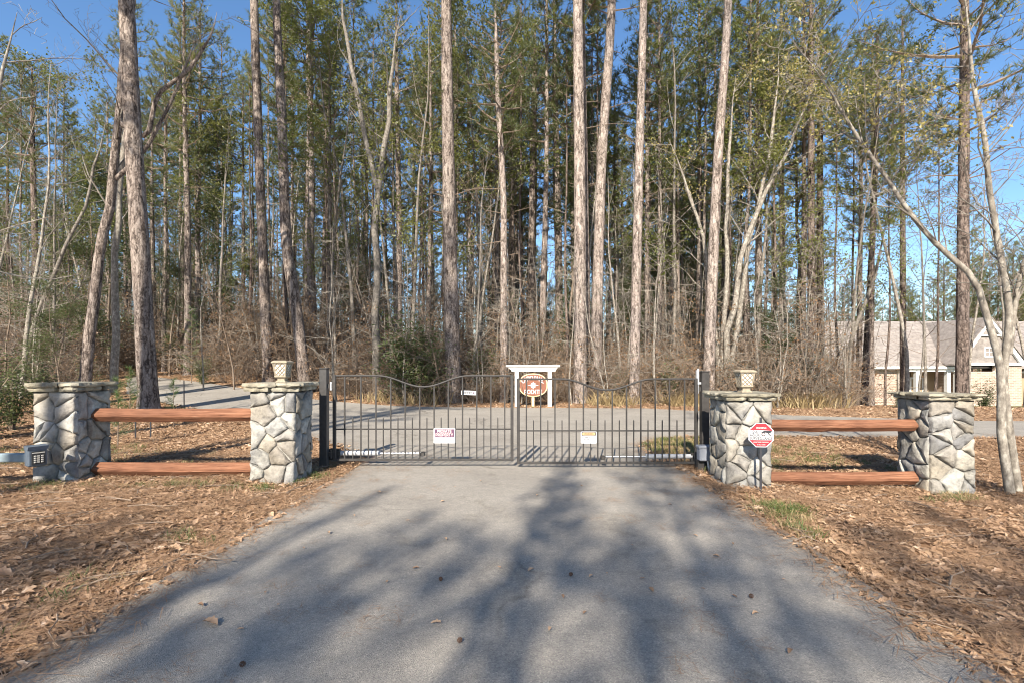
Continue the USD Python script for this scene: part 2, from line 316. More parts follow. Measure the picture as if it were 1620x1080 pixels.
# stained cedar rail
mat("cedar", {"tc": ("texture_coordinate", {}), "mp": ("mapping", {"scale": (1.1, 34.0, 34.0)}), "n": ("noise_texture", {"scale": 2.2, "detail": 8.0, "roughness": 0.72, "distortion": 0.9}),
              "n2": ("noise_texture", {"scale": 2.0, "detail": 3.0}),
              "r": ("rgb_ramp", {"ramp": [(0.30, (0.035, 0.018, 0.012)), (0.42, (0.125, 0.055, 0.032)), (0.55, (0.195, 0.09, 0.052)), (0.66, (0.245, 0.135, 0.085)), (0.8, (0.29, 0.20, 0.145))]}),
              "r2": ("rgb_ramp", {"ramp": [(0.3, (0.62, 0.62, 0.65)), (0.5, (0.98, 0.97, 0.96)), (0.72, (1.15, 1.13, 1.10))]}), "m": ("mix", {"mix_type": "multiply", "fac": 1.0}),
              "b": ("bump", {"strength": 0.8, "distance": 0.012}), "p": ("principled_bsdf", {"roughness": 0.8, "specular_ior_level": 0.15})},
    [("tc.object", "mp.vector"), ("mp.vector", "n.vector"), ("tc.object", "n2.vector"), ("n.fac", "r.fac"), ("n2.fac", "r2.fac"), ("r.color", "m.color1"), ("r2.color", "m.color2"),
     ("m.color", "p.base_color"), ("n.fac", "b.height"), ("b.normal", "p.normal")], "p.BSDF")
simple("black_paint", (0.035, 0.033, 0.032), 0.45, 0.5, noise=(20, 0.3))
simple("worn_black_steel", (0.036, 0.033, 0.031), 0.55, 0.3, noise=(14, 0.35))
simple("galvanised", (0.62, 0.63, 0.65), 0.38, 0.5, metallic=0.6, noise=(18, 0.15))
simple("opener_white", (0.36, 0.37, 0.39), 0.4, 0.4)
simple("grey_plastic", (0.20, 0.215, 0.25), 0.5, 0.4)
simple("blue_grey_metal", (0.065, 0.085, 0.11), 0.4, 0.5, noise=(25, 0.2))
simple("keypad_dark", (0.03, 0.03, 0.03), 0.5, 0.4)
simple("steel_keys", (0.55, 0.53, 0.48), 0.4, 0.5, metallic=0.5)
simple("green_grey_pole", (0.16, 0.20, 0.22), 0.6, 0.3, noise=(8, 0.25))
simple("white_paint", (0.60, 0.59, 0.56), 0.5, 0.4, noise=(6, 0.06))
simple("sign_white", (0.44, 0.44, 0.455), 0.4, 0.4)
simple("sign_red", (0.40, 0.025, 0.035), 0.4, 0.4)
simple("sign_plum", (0.095, 0.045, 0.08), 0.45, 0.4)
simple("sign_black", (0.03, 0.03, 0.035), 0.45, 0.4)
simple("sign_amber", (0.45, 0.30, 0.14), 0.45, 0.4)
simple("sign_pink", (0.60, 0.43, 0.42), 0.45, 0.4)
simple("sign_grey", (0.35, 0.36, 0.40), 0.45, 0.4)
simple("board_rust", (0.175, 0.07, 0.042), 0.6, 0.3, noise=(5, 0.25))
simple("board_tan", (0.62, 0.47, 0.27), 0.55, 0.3)
simple("lamp_sandstone", (0.25, 0.21, 0.155), 0.8, 0.2, noise=(20, 0.2), bump=(0.3, 0.004))
simple("frosted_glass", (0.62, 0.60, 0.56), 0.35, 0.5)
simple("cone_brown", (0.10, 0.055, 0.035), 0.8, 0.2)
simple("shingles", (0.215, 0.19, 0.172), 0.9, 0.1, noise=(3, 0.3))
simple("window_glass", (0.035, 0.045, 0.055), 0.06, 0.6)
simple("door_brown", (0.10, 0.055, 0.035), 0.5, 0.4)
simple("porch_tan", (0.30, 0.22, 0.14), 0.8, 0.2)
simple("blue_panel", (0.05, 0.075, 0.12), 0.5, 0.4)
simple("concrete", (0.45, 0.44, 0.42), 0.85, 0.2, noise=(3, 0.15))
simple("lawn_ground", (0.055, 0.085, 0.022), 0.9, 0.1, noise=(6, 0.4), bump=(0.8, 0.03))
mat("tan_brick", {"tc": ("texture_coordinate", {}), "sx": ("separate_xyz", {}), "ad": ("math", {"math_type": "add"}), "cx": ("combine_xyz", {}),
                  "b": ("brick_texture", {"color1": (0.36, 0.27, 0.21), "color2": (0.27, 0.195, 0.15), "mortar": (0.45, 0.40, 0.34), "scale": 1.0, "brick_width": 0.40, "row_height": 0.14, "mortar_size": 0.012}),
                  "p": ("principled_bsdf", {"roughness": 0.85, "specular_ior_level": 0.15})},
    [("tc.object", "sx.vector"), ("sx.x", "ad.value1"), ("sx.y", "ad.value2"), ("ad.value", "cx.x"), ("sx.z", "cx.y"), ("cx.vector", "b.vector"), ("b.color", "p.base_color")], "p.BSDF")

# ------------------------------------------------------------------ ground, driveway, road
def ragged(pts, step=0.35, amp=0.05, seed=0):
    ls = LineString(list(pts) + [pts[0]]); n = int(ls.length / step)
    q = np.array([ls.interpolate(i / n, normalized=True).coords[0] for i in range(n)])
    r = meshkit.fbm(np.c_[q * 1.3, np.zeros(n)], 3, seed) - 0.5
    r2 = meshkit.fbm(np.c_[q * 1.3, np.full(n, 9.0)], 3, seed + 5) - 0.5
    return Polygon(q + np.c_[r, r2] * 2 * amp).buffer(0)
drive_poly = ragged([(-2.45, -16), (-2.42, 0), (-2.36, 2.2), (-2.36, 4), (-2.27, 5.6), (-2.20, 6.75), (-2.25, 7.2), (2.42, 7.2), (2.42, 6.7), (2.38, 5), (2.34, 3.6), (2.27, 2.2), (2.3, 0), (2.35, -16)], seed=3)
road_all = ragged([(-2.25, 7.2), (-2.45, 7.9), (-3.3, 8.9), (-4.6, 10.2), (-7, 12.6), (-10.5, 15.2), (-14.2, 17.8), (-17.5, 22), (-19.5, 28), (-23, 38), (-28, 52), (-31, 51), (-25.6, 36),
                   (-21.9, 26), (-18.2, 23.5), (-12.6, 20.6), (-8, 18.2), (-4, 16.9), (0, 16.5), (4.5, 16.2), (8, 14.0), (12, 12.6), (20, 12.2), (45, 11.6), (45, 8.6), (20, 9.3), (12, 9.6), (6.5, 9.7),
                   (4.2, 9.9), (2.9, 9.5), (2.35, 8.7), (2.3, 7.9), (2.42, 7.2)], seed=8)
road_poly = road_all.difference(drive_poly.buffer(0.002))
if road_poly.geom_type != "Polygon": road_poly = max(road_poly.geoms, key=lambda g: g.area)
house_drive_poly = ragged([(19, 22.5), (26, 21.5), (60, 20), (60, 27), (40, 27), (26, 25.5), (20, 25)], 1.0, 0.1, 5)
all_paved = unary_union([drive_poly, road_poly])
def sheet(poly, dz, edge):
    v, f = trimesh.creation.triangulate_polygon(poly.simplify(0.02), engine="earcut")
    v, f = trimesh.remesh.subdivide_to_size(np.c_[v, np.zeros(len(v))], f, edge, max_iter=30)
    v = np.array(v); v[:, 2] = H(v[:, 0], v[:, 1]) + dz
    t = trimesh.Trimesh(v, f); t.merge_vertices()
    if t.face_normals[:, 2].mean() < 0: t.invert()
    return t
tag(obj("driveway", sheet(drive_poly, 0.006, 0.8), "asphalt"), "grey asphalt driveway running up to the gate", "driveway", kind="structure")
tag(obj("road", sheet(road_poly, 0.004, 0.7), "asphalt"), "grey asphalt road crossing behind the gate", "road", kind="structure")
tag(obj("house_driveway", sheet(house_drive_poly, 0.03, 1.5), "concrete"), "pale concrete driveway before the house", "driveway", kind="structure")

def axis(*segs):
    out = [segs[0][0]]
    for a, b, s in segs:
        n = max(1, int(round((b - a) / s))); out += list(np.linspace(a, b, n + 1)[1:])
    return np.array(out)
gx = axis((-260, -60, 8), (-60, -24, 1.0), (-24, -7, 0.3), (-7, 7, 0.12), (7, 24, 0.3), (24, 60, 1.0), (60, 260, 8))
gy = axis((-60, -16, 2), (-16, -3, 0.5), (-3, 10, 0.12), (10, 24, 0.25), (24, 60, 0.8), (60, 320, 8))
GX, GY = np.meshgrid(gx, gy)
inside = shapely.contains_xy(all_paved, GX, GY)
edge_in = shapely.contains_xy(all_paved.buffer(0.5), GX, GY)
nz = (meshkit.fbm(np.stack([GX * 2.2, GY * 2.2, 0 * GX], -1), 4, 21) - 0.35) * 0.07
nz = np.where(np.abs(GX) > 24, 0.0, nz)
nz2 = (meshkit.fbm(np.stack([GX * 0.25, GY * 0.25, 0 * GX], -1), 3, 4) - 0.5) * 0.5 * ss(17.5, 26, GY)
GZ = H(GX, GY) + np.where(inside, -0.04, np.where(edge_in, np.maximum(nz * 0.4, 0.0) , nz + nz2 * (~edge_in)))
nxg, nyg = len(gx), len(gy)
ii, jj = np.meshgrid(np.arange(nyg - 1), np.arange(nxg - 1), indexing="ij")
a = ii * nxg + jj
quads = np.stack([a, a + 1, a + nxg + 1, a + nxg], -1).reshape(-1, 4)
ground = obj("ground", (np.stack([GX, GY, GZ], -1).reshape(-1, 3), quads), "forest_floor", smooth=True)
tag(ground, "forest floor of brown leaf litter and pine straw", "ground", kind="structure")
def gz(x, y):
    """height of the built ground sheet (bilinear)"""
    x = np.asarray(x, float); y = np.asarray(y, float)
    j = np.clip(np.searchsorted(gx, x) - 1, 0, nxg - 2); i = np.clip(np.searchsorted(gy, y) - 1, 0, nyg - 2)
    u = (x - gx[j]) / (gx[j + 1] - gx[j]); v = (y - gy[i]) / (gy[i + 1] - gy[i])
    return (GZ[i, j] * (1 - u) + GZ[i, j + 1] * u) * (1 - v) + (GZ[i + 1, j] * (1 - u) + GZ[i + 1, j + 1] * u) * v
lawn = ragged([(17, 24.8), (20, 25.6), (40, 28), (60, 28), (60, 40), (20, 40), (15, 32)], 1.0, 0.3, 6)
tag(obj("lawn", sheet(lawn, 0.12, 1.5), "lawn_ground"), "green lawn in front of the house", "lawn", kind="structure")


# ------------------------------------------------------------------ the house beyond the trees
HZ = -2.0; HY = 42.0
hs = thing("house", "tan brick house with brown shingle roof and white trim beyond the trees", "house", (0, 0, 0))
def wall_with(x0, x1, z0, z1, y, t, holes, m, parent, name="wall"):
    """upright wall along x with openings"""
    p = sbox(x0, z0, x1, z1)
    for q in holes: p = p.difference(sbox(*q))
    ms = []
    for g in getattr(p, "geoms", [p]):
        e = trimesh.creation.extrude_polygon(g, t, engine="earcut")
        e.apply_transform(np.array([[1, 0, 0, 0], [0, 0, 1, y], [0, 1, 0, 0], [0, 0, 0, 1.0]])); e.fix_normals(); ms.append(e)
    return obj(name, cat(ms), m, parent)
def window(x0, x1, z0, z1, y, parent, cols=2, rows=2, arch=False):
    fr = 0.09
    bars = [boxm(x0 - fr, x0, y - 0.05, y + 0.06, z0 - fr, z1 + fr), boxm(x1, x1 + fr, y - 0.05, y + 0.06, z0 - fr, z1 + fr),
            boxm(x0, x1, y - 0.048, y + 0.06, z0 - fr, z0), boxm(x0, x1, y - 0.048, y + 0.06, z1, z1 + fr)]
    w = obj("window", cat(bars), "white_paint", parent)
    obj("pane", boxm(x0, x1, y + 0.03, y + 0.05, z0, z1), "window_glass", w)
    for i in range(1, cols):
        xx = x0 + (x1 - x0) * i / cols; obj("muntin", boxm(xx - 0.02, xx + 0.02, y - 0.01, y + 0.029, z0, z1), "white_paint", w)
    for i in range(1, rows):
        zz = z0 + (z1 - z0) * i / rows; obj("muntin", boxm(x0, x1, y - 0.006, y + 0.028, zz - 0.02, zz + 0.02), "white_paint", w)
    return w
EZ = 1.15
wins = [(30.9, 31.7, -0.75, 0.85)]
wall_with(27.6, 33.4, HZ, EZ, HY, 0.25, [(30.7, 32.0, -0.8, 0.8)], "tan_brick", hs)
window(30.7, 32.0, -0.8, 0.8, HY + 0.08, hs, 2, 3)
# recessed porch between
wall_with(33.4, 38.6, HZ, EZ, HY + 2.0, 0.25, [(33.8, 35.0, -1.2, 0.7), (36.3, 37.3, HZ + 0.15, 0.2)], "porch_tan", hs, "porch_wall")
window(33.8, 35.0, -1.2, 0.7, HY + 2.05, hs, 2, 3)
dr = obj("door", boxm(36.3, 37.3, HY + 2.05, HY + 2.1, HZ + 0.15, 0.2), "door_brown", hs)
obj("door_frame", cat([boxm(36.15, 36.3, HY + 1.95, HY + 2.02, HZ + 0.15, 0.35), boxm(37.3, 37.45, HY + 1.95, HY + 2.02, HZ + 0.15, 0.35), boxm(36.3, 37.3, HY + 1.952, HY + 2.02, 0.2, 0.35)]), "white_paint", dr)
obj("porch_floor", boxm(33.4, 38.6, HY - 0.6, HY + 2.0, HZ - 0.2, HZ + 0.15), "concrete", hs)
for cx in (33.6, 34.95, 37.6, 38.4):
    c = obj("column", boxm(cx - 0.16, cx + 0.16, HY - 0.4, HY - 0.08, HZ + 0.15, EZ - 0.25), "white_paint", hs)
    obj("column_base", boxm(cx - 0.22, cx + 0.22, HY - 0.46, HY - 0.02, HZ + 0.151, HZ + 0.4), "white_paint", c)
obj("porch_beam", boxm(33.35, 38.6, HY - 0.42, HY - 0.06, EZ - 0.25, EZ + 0.02), "white_paint", hs)
# gabled bay
GX0, GX1, GPK = 38.6, 43.0, 5.25
wall_with(GX0, GX1, HZ, 1.6, HY - 1.2, 0.25, [(40.75, 41.95, -0.9, 0.9)], "tan_brick", hs)
obj("bay_side", boxm(GX0, GX0 + 0.22, HY - 0.95, HY + 2.0, HZ, 1.6), "tan_brick", hs)
obj("bay_side", boxm(GX1 - 0.22, GX1, HY - 0.95, HY + 2.0, HZ, 1.6), "tan_brick", hs)
window(40.75, 41.95, -0.9, 0.9, HY - 1.14, hs, 2, 3)
gc = (GX0 + GX1) / 2 - 0.5; gw = 2.75
def prism_xz(pts, y0, y1):
    e = trimesh.creation.extrude_polygon(Polygon(pts), y1 - y0, engine="earcut")
    e.apply_transform(np.array([[1, 0, 0, 0], [0, 0, 1, y0], [0, 1, 0, 0], [0, 0, 0, 1.0]])); e.fix_normals(); return e
gb = obj("gable", prism_xz([(gc - gw, 1.63), (gc + gw, 1.63), (gc, GPK - 0.25)], HY - 1.15, HY - 0.95), "shingles", hs)
obj("gable_trim", cat([prism_xz([(gc - gw - 0.25, 1.45), (gc - gw + 0.15, 1.45), (gc + 0.02, GPK - 0.22), (gc, GPK + 0.12)], HY - 1.35, HY - 1.18),
                       prism_xz([(gc + gw + 0.25, 1.45), (gc + gw - 0.15, 1.45), (gc + 0.001, GPK - 0.22), (gc + 0.001, GPK + 0.12)], HY - 1.35, HY - 1.18)]), "white_paint", gb)
obj("gable_brace", cat([boxm(gc - 0.06, gc + 0.06, HY - 1.30, HY - 1.2, 3.9, 5.0), boxm(gc - 0.8, gc + 0.8, HY - 1.31, HY - 1.21, 3.85, 3.99)]), "white_paint", gb)
obj("cornice", boxm(GX0 - 0.2, GX1 + 0.3, HY - 1.42, HY - 1.15, 1.44, 1.62), "white_paint", hs)
window(gc - 0.35, gc + 0.35, 2.2, 2.85, HY - 1.17, hs, 2, 2)
for s in (-1, 1):
    obj("gable_roof", hull([(gc, HY - 1.4, GPK + 0.12), (gc, HY + 5, GPK + 0.12), (gc + s * (gw + 0.4), HY - 1.4, 1.42), (gc + s * (gw + 0.4), HY + 5, 1.42),
                            (gc, HY - 1.4, GPK + 0.24), (gc, HY + 5, GPK + 0.24), (gc + s * (gw + 0.4), HY - 1.4, 1.54), (gc + s * (gw + 0.4), HY + 5, 1.54)]), "shingles", hs)
# right wing
wall_with(43.0, 50.0, HZ, EZ, HY + 0.6, 0.25, [(44.2, 46.4, HZ + 0.1, 0.75), (47.0, 49.2, HZ + 0.1, 0.75)], "porch_tan", hs)
for x0 in (44.2, 47.0):
    g = obj("garage_door", boxm(x0, x0 + 2.2, HY + 0.7, HY + 0.75, HZ + 0.1, 0.75), "blue_panel", hs)
    obj("door_frame", cat([boxm(x0 - 0.14, x0, HY + 0.52, HY + 0.62, HZ + 0.1, 0.9), boxm(x0 + 2.2, x0 + 2.34, HY + 0.52, HY + 0.62, HZ + 0.1, 0.9), boxm(x0, x0 + 2.2, HY + 0.522, HY + 0.62, 0.75, 0.9)]), "white_paint", g)
obj("fascia", boxm(27.3, 38.5, HY - 0.62, HY - 0.5, EZ - 0.02, EZ + 0.18), "white_paint", hs)
obj("fascia", boxm(43.1, 50.3, HY - 0.02, HY + 0.1, EZ - 0.02, EZ + 0.18), "white_paint", hs)
obj("side_wall", boxm(27.6, 27.85, HY + 0.25, HY + 11, HZ, EZ), "tan_brick", hs)
rid = 5.7
for (y0, y1, nm) in ((HY - 0.6, HY + 5.5, "roof"), (HY + 11.6, HY + 5.5, "roof")):
    rows = 14
    base = obj(nm, hull([(27.1, y0, EZ + 0.1), (50.5, y0, EZ + 0.1), (29.4, y1, rid), (50.5, y1, rid), (27.1, y0, EZ - 0.0), (50.5, y0, EZ - 0.0), (29.4, y1, rid - .1), (50.5, y1, rid - .1)]), "shingles", hs)
    for r in range(rows if y0 < y1 else 0):                        # courses of shingles
        t0, t1 = r / rows, (r + 1) / rows
        L = lambda t, up: ((27.1 + 2.3 * t, y0 + (y1 - y0) * t, EZ + 0.1 + (rid - EZ - 0.1) * t + up), (50.5, y0 + (y1 - y0) * t, EZ + 0.1 + (rid - EZ - 0.1) * t + up))
        obj("shingle_course", hull([*L(t0, 0.003), *L(t1, 0.003), *L(t0, 0.05), *L(t1, 0.012)]), "shingles", base)

# ------------------------------------------------------------------ stone pillars
def stone_face(w, hgt, seed, n):
    """irregular fieldstone outlines that fill a w x hgt face"""
    r = np.random.default_rng(seed)
    pts = []
    while len(pts) < n:
        best = max((r.uniform((0.02, 0.02), (w - 0.02, hgt - 0.02)) for _ in range(4)), key=lambda p: min([9] + [math.hypot((p[0] - q[0]) / 1.25, p[1] - q[1]) for q in pts]))
        pts.append(best)
    pts = np.array(pts)
    allp = np.vstack([pts, pts * [-1, 1], [2 * w, 0] - pts * [1, -1], pts * [1, -1], [0, 2 * hgt] - pts * [-1, 1]])
    vor = Voronoi(allp)
    out = []
    for i in range(n):
        p = Polygon(vor.vertices[vor.regions[vor.point_region[i]]]).intersection(sbox(0, 0, w, hgt))
        if p.area > 0.0008: out.append(p)
    return out
def stone_mesh(p, r, proud, w, hgt):
    p = p.buffer(-0.003, join_style=2)
    if p.is_empty or p.geom_type != "Polygon" or p.area < 0.0006: return None
    c = np.array(p.exterior.coords)[:-1]
    if not p.exterior.is_ccw: c = c[::-1]
    q = []
    for k in range(len(c)):
        a_, b_ = c[k], c[(k + 1) % len(c)]
        q.append(a_)
        nn = int(np.linalg.norm(b_ - a_) / 0.055)
        for jx in range(1, nn + 1):
            mid = a_ + (b_ - a_) * jx / (nn + 1); nrm = np.array([b_[1] - a_[1], a_[0] - b_[0]]); nrm /= np.linalg.norm(nrm)
            q.append(mid + nrm * r.uniform(-0.011, 0.003))
    q = np.array(q); n = len(q)
    if n < 3: return None
    ctr = q.mean(0)
    inn = ctr + (q - ctr) * (1 - np.minimum(0.45, 0.020 / np.maximum(np.linalg.norm(q - ctr, axis=1), 0.02)))[:, None]
    mid2 = ctr + (inn - ctr) * 0.5
    tilt = r.uniform(-0.035, 0.035, 2)
    d = lambda P, base, j: base + (P - ctr) @ tilt + r.uniform(-0.9 * j, 0.9 * j, len(P))
    V = np.vstack([np.c_[q, np.full(n, -0.02)], np.c_[q, d(q, proud - 0.018, 0.003)], np.c_[inn, d(inn, proud - 0.003, 0.003)], np.c_[mid2, d(mid2, proud + 0.006, 0.005)], [[*ctr, proud + 0.006]]])
    F = []
    for lvl in range(3):
        for k in range(n):
            k2 = (k + 1) % n; A, B, C, D = lvl * n + k, lvl * n + k2, (lvl + 1) * n + k2, (lvl + 1) * n + k
            F += [(A, B, C), (A, C, D)]
    for k in range(n): F.append((3 * n + k, 3 * n + (k + 1) % n, 4 * n))
    return V, np.array(F)
def pillar(name_label, x0, x1, y0, y1, zb, zt, seed, capt=0.085):
    r = np.random.default_rng(seed)
    t = thing("stone_pillar", name_label, "pillar", ((x0 + x1) / 2, (y0 + y1) / 2, zb))
    hw, hd, hh = (x1 - x0) / 2, (y1 - y0) / 2, zt - zb
    obj("core", boxm(-hw + 0.035, hw - 0.035, -hd + 0.035, hd - 0.035, 0, hh), "mortar", t)
    tk = 0.035
    faces = [  # origin, u axis, outward
        ((-hw + 0.004, -hd + tk, 0), (1, 0, 0), (0, -1, 0), 2 * hw - 0.008, 17), ((hw - 0.004, hd - tk, 0), (-1, 0, 0), (0, 1, 0), 2 * hw - 0.008, 14),
        ((hw - tk, -hd + tk + 0.004, 0), (0, 1, 0), (1, 0, 0), 2 * hd - 2 * tk - 0.008, 15), ((-hw + tk, hd - tk - 0.004, 0), (0, -1, 0), (-1, 0, 0), 2 * hd - 2 * tk - 0.008, 15)]
    for fi, (o, u, nrm, w, n) in enumerate(faces):
        o, u, nrm = map(np.array, (o, u, nrm))
        for p in stone_face(w, hh - 0.004, seed * 10 + fi, n):
            sm = stone_mesh(p, r, tk + r.uniform(-0.012, 0.016), w, hh)
            if sm is None: continue
            V, F = sm
            W = o + V[:, :1] * u + V[:, 1:2] * np.array([0, 0, 1.0]) + V[:, 2:3] * nrm
            obj("stone", (W, F), "fieldstone", t, smooth=55)
    # two courses of broken flagstone
    for course, (over, z0, th, n) in enumerate(((0.045, hh, capt * 0.52, 4), (0.075, hh + capt * 0.53, capt * 0.47, 3))):
        W2, D2 = 2 * (hw + over), 2 * (hd + over)
        for p in stone_face(W2, D2, seed * 31 + course, n):
            p = p.buffer(-0.004).simplify(0.004)
            if p.geom_type != "Polygon": continue
            ls = p.exterior; m_ = max(8, int(ls.length / 0.06))
            q = np.array([ls.interpolate(k / m_, normalized=True).coords[0] for k in range(m_)])
            if not ls.is_ccw: q = q[::-1]
            ctr = q.mean(0); q = q + r.normal(0, 0.012, q.shape)
            lo = ctr + (q - ctr) * r.uniform(0.90, 0.985, (m_, 1)); hi = ctr + (q - ctr) * r.uniform(0.95, 0.99, (m_, 1))
            s = r.uniform(-0.012, 0.012); tl = r.uniform(-0.012, 0.012, 2)
            zt_ = lambda P: z0 + th + s * 0.4 + (P - ctr) @ tl
            V = np.vstack([np.c_[lo, np.full(m_, z0 + 0.001)], np.c_[q, np.full(m_, z0 + th * 0.45) + r.uniform(-.006, .006, m_)], np.c_[hi, zt_(hi)], [[*ctr, zt_(ctr[None])[0] + 0.004]], [[*ctr, z0 + 0.001]]])
            F = []
            for lvl in range(2):
                for k in range(m_):
                    k2 = (k + 1) % m_; A, B, C, D = lvl * m_ + k, lvl * m_ + k2, (lvl + 1) * m_ + k2, (lvl + 1) * m_ + k
                    F += [(A, B, C), (A, C, D)]
            for k in range(m_): F += [(2 * m_ + k, 2 * m_ + (k + 1) % m_, 3 * m_), ((k + 1) % m_, k, 3 * m_ + 1)]
            V[:, :2] -= [hw + over, hd + over]
            obj("cap_stone", (V, np.array(F)), "flagstone", t)
    return t
pillar("stone pillar with flagstone cap behind the blue-grey keypad, no lamp on it", -5.86, -5.33, 5.9, 6.45, -0.06, 1.13, 5, 0.10)
pillar("stone pillar under a lattice lamp, between left wooden rails and left gate post", -3.21, -2.65, 5.9, 6.45, -0.06, 1.13, 14, 0.10)
pillar("stone pillar under a lattice lamp, behind the octagonal surveillance sign", 2.55, 3.10, 5.75, 6.28, -0.14, 1.03, 23)
pillar("stone pillar beside the grey twin-stemmed tree, no lamp on it", 5.03, 5.57, 5.8, 6.33, -0.12, 1.03, 33, 0.075)

# ------------------------------------------------------------------ wooden rails, set on edge
def rail(x0, x1, y, z, half, label, seed):
    r = np.random.default_rng(seed)
    k = 14; xs = np.linspace(x0, x1, k); V = []
    b = 0.016
    prof = [(-half + b, -b), (-half + b, b), (-b, half - b), (b, half - b), (half - b, b), (half - b, -b), (b, -half + b), (-b, -half + b)]
    for i, xx in enumerate(xs):
        j = r.normal(0, 0.0025, (8, 2)); sag = -0.006 * math.sin(math.pi * i / (k - 1))
        V += [(xx, y + p[0] + j[n_][0], z + p[1] + j[n_][1] + sag) for n_, p in enumerate(prof)]
    F = []
    for i in range(k - 1):
        for n_ in range(8):
            n2 = (n_ + 1) % 8; A, B, C, D = i * 8 + n_, i * 8 + n2, (i + 1) * 8 + n2, (i + 1) * 8 + n_
            F += [(A, B, C), (A, C, D)]
    for n_ in range(1, 7): F += [(0, n_ + 1, n_), ((k - 1) * 8, (k - 1) * 8 + n_, (k - 1) * 8 + n_ + 1)]
    m_ = trimesh.Trimesh(np.array(V), np.array(F)); m_.fix_normals()
    c0 = np.array([(x0 + x1) / 2, y, z]); m_.apply_translation(-c0)
    t = thing("wooden_rail", label, "rail", c0)
    obj("beam", m_, "cedar", t)
rail(-5.325, -3.215, 6.2, 0.815, 0.098, "upper reddish timber rail between the two left stone pillars", 1)
rail(-5.325, -3.215, 6.2, 0.125, 0.098, "lower reddish timber rail between the two left stone pillars", 2)
rail(3.105, 5.025, 6.05, 0.700, 0.088, "upper reddish timber rail between the two right stone pillars", 3)
rail(3.105, 5.025, 6.05, 0.040, 0.095, "lower reddish timber rail between the two right stone pillars", 4)

# ------------------------------------------------------------------ lamps on the gate pillars
def lattice_lamp(x, y, z, label):
    t = thing("pillar_lamp", label, "lamp", (x, y, z), scale=(0.74, 0.74, 1.0))
    obj("foot", hull([(sx * a_, sy * a_, zz) for a_, zz in ((0.085, 0.0), (0.085, 0.012), (0.06, 0.03)) for sx in (-1, 1) for sy in (-1, 1)]), "lamp_sandstone", t)
    obj("neck", hull([(sx * a_, sy * a_, zz) for a_, zz in ((0.058, 0.028), (0.062, 0.06)) for sx in (-1, 1) for sy in (-1, 1)]), "lamp_sandstone", t)
    obj("tray", hull([(sx * a_, sy * a_, zz) for a_, zz in ((0.075, 0.058), (0.098, 0.072), (0.098, 0.086)) for sx in (-1, 1) for sy in (-1, 1)]), "lamp_sandstone", t)
    z0, z1, a0, a1 = 0.086, 0.245, 0.082, 0.112
    obj("lid", cat([bevelbox(-0.138, 0.138, -0.138, 0.138, z1, z1 + 0.022, 0.006), hull([(sx * a_, sy * a_, zz) for a_, zz in ((0.13, z1 + 0.021), (0.10, z1 + 0.035)) for sx in (-1, 1) for sy in (-1, 1)])]), "lamp_sandstone", t)
    for k in range(4):
        R = trimesh.transformations.rotation_matrix(k * math.pi / 2, [0, 0, 1])
        pan = hull([(-a0 + .004, -a0 + .006, z0), (a0 - .004, -a0 + .006, z0), (-a1 + .004, -a1 + .006, z1), (a1 - .004, -a1 + .006, z1),
                    (-a0 + .01, -a0 + .012, z0), (a0 - .01, -a0 + .012, z0), (-a1 + .01, -a1 + .012, z1), (a1 - .01, -a1 + .012, z1)])
        pan.apply_transform(R); obj("pane", pan, "frosted_glass", t)
        P = lambda u, v: np.array([(a0 + (a1 - a0) * v) * u, -(a0 + (a1 - a0) * v) - 0.002, z0 + (z1 - z0) * v])
        tb = Tubes()
        for off in (-1.5, -0.75, 0, 0.75, 1.5):
            for s in (-1, 1):
                seg = LineString([(off - s * 1.1, 0), (off + s * 1.1, 1)]).intersection(sbox(-1, 0, 1, 1))
                if seg.is_empty or seg.geom_type != "LineString": continue
                (ua, va), (ub, vb) = seg.coords[0], seg.coords[-1]
                tb.add([P(ua, va), P(ub, vb)], 0.0068, 4)
        v, f = tb.mesh(); v = trimesh.transform_points(v, R); obj("lattice", (v, f), "lamp_sandstone", t)
        po = tubes([[R[:3, :3] @ np.array([-a0, -a0, z0]), R[:3, :3] @ np.array([-a1, -a1, z1])]], [[0.012, 0.012]], 6)
        obj("corner_post", po, "lamp_sandstone", t)
lattice_lamp(wx(447, 6.2), 6.2, 1.228, "tan lattice lamp with white panes standing on the pillar left of the gate")
lattice_lamp(wx(1178, 6.0), 6.0, 1.113, "tan lattice lamp with white panes standing on the pillar behind the surveillance sign")

# ------------------------------------------------------------------ gate posts and gate leaves
GY0 = 6.85
def post(x, w, z0, z1, mname, label, hinge_side):
    t = thing("gate_post", label, "gate post", (x, GY0, z0))
    H_ = z1 - z0
    obj("shaft", bevelbox(-w / 2, w / 2, -w / 2, w / 2, 0, H_, 0.006), mname, t)
    obj("cap", bevelbox(-w / 2 - 0.006, w / 2 + 0.006, -w / 2 - 0.006, w / 2 + 0.006, H_ - 0.001, H_ + 0.016, 0.005), "worn_black_steel", t)
    for zz in (0.28, H_ - 0.27):
        hg = obj("hinge", boxm(hinge_side * w / 2, hinge_side * (w / 2 + 0.075), -0.012, 0.012, zz, zz + 0.06) if hinge_side > 0 else boxm(-w / 2 - 0.075, -w / 2, -0.012, 0.012, zz, zz + 0.06), "worn_black_steel", t)
        obj("pin", cyl([hinge_side * (w / 2 + 0.045), 0, zz - 0.03], [hinge_side * (w / 2 + 0.045), 0, zz + 0.09], 0.017, 10), "black_paint" if zz < .5 else "galvanised", hg)
    return t
pl = post(-2.66, 0.105, -0.12, 1.395, "black_paint", "black square steel post holding the left gate leaf", 1)
pr = post(2.725, 0.105, -0.12, 1.35, "worn_black_steel", "dark steel post holding the right gate leaf beside the stone pillar", -1)
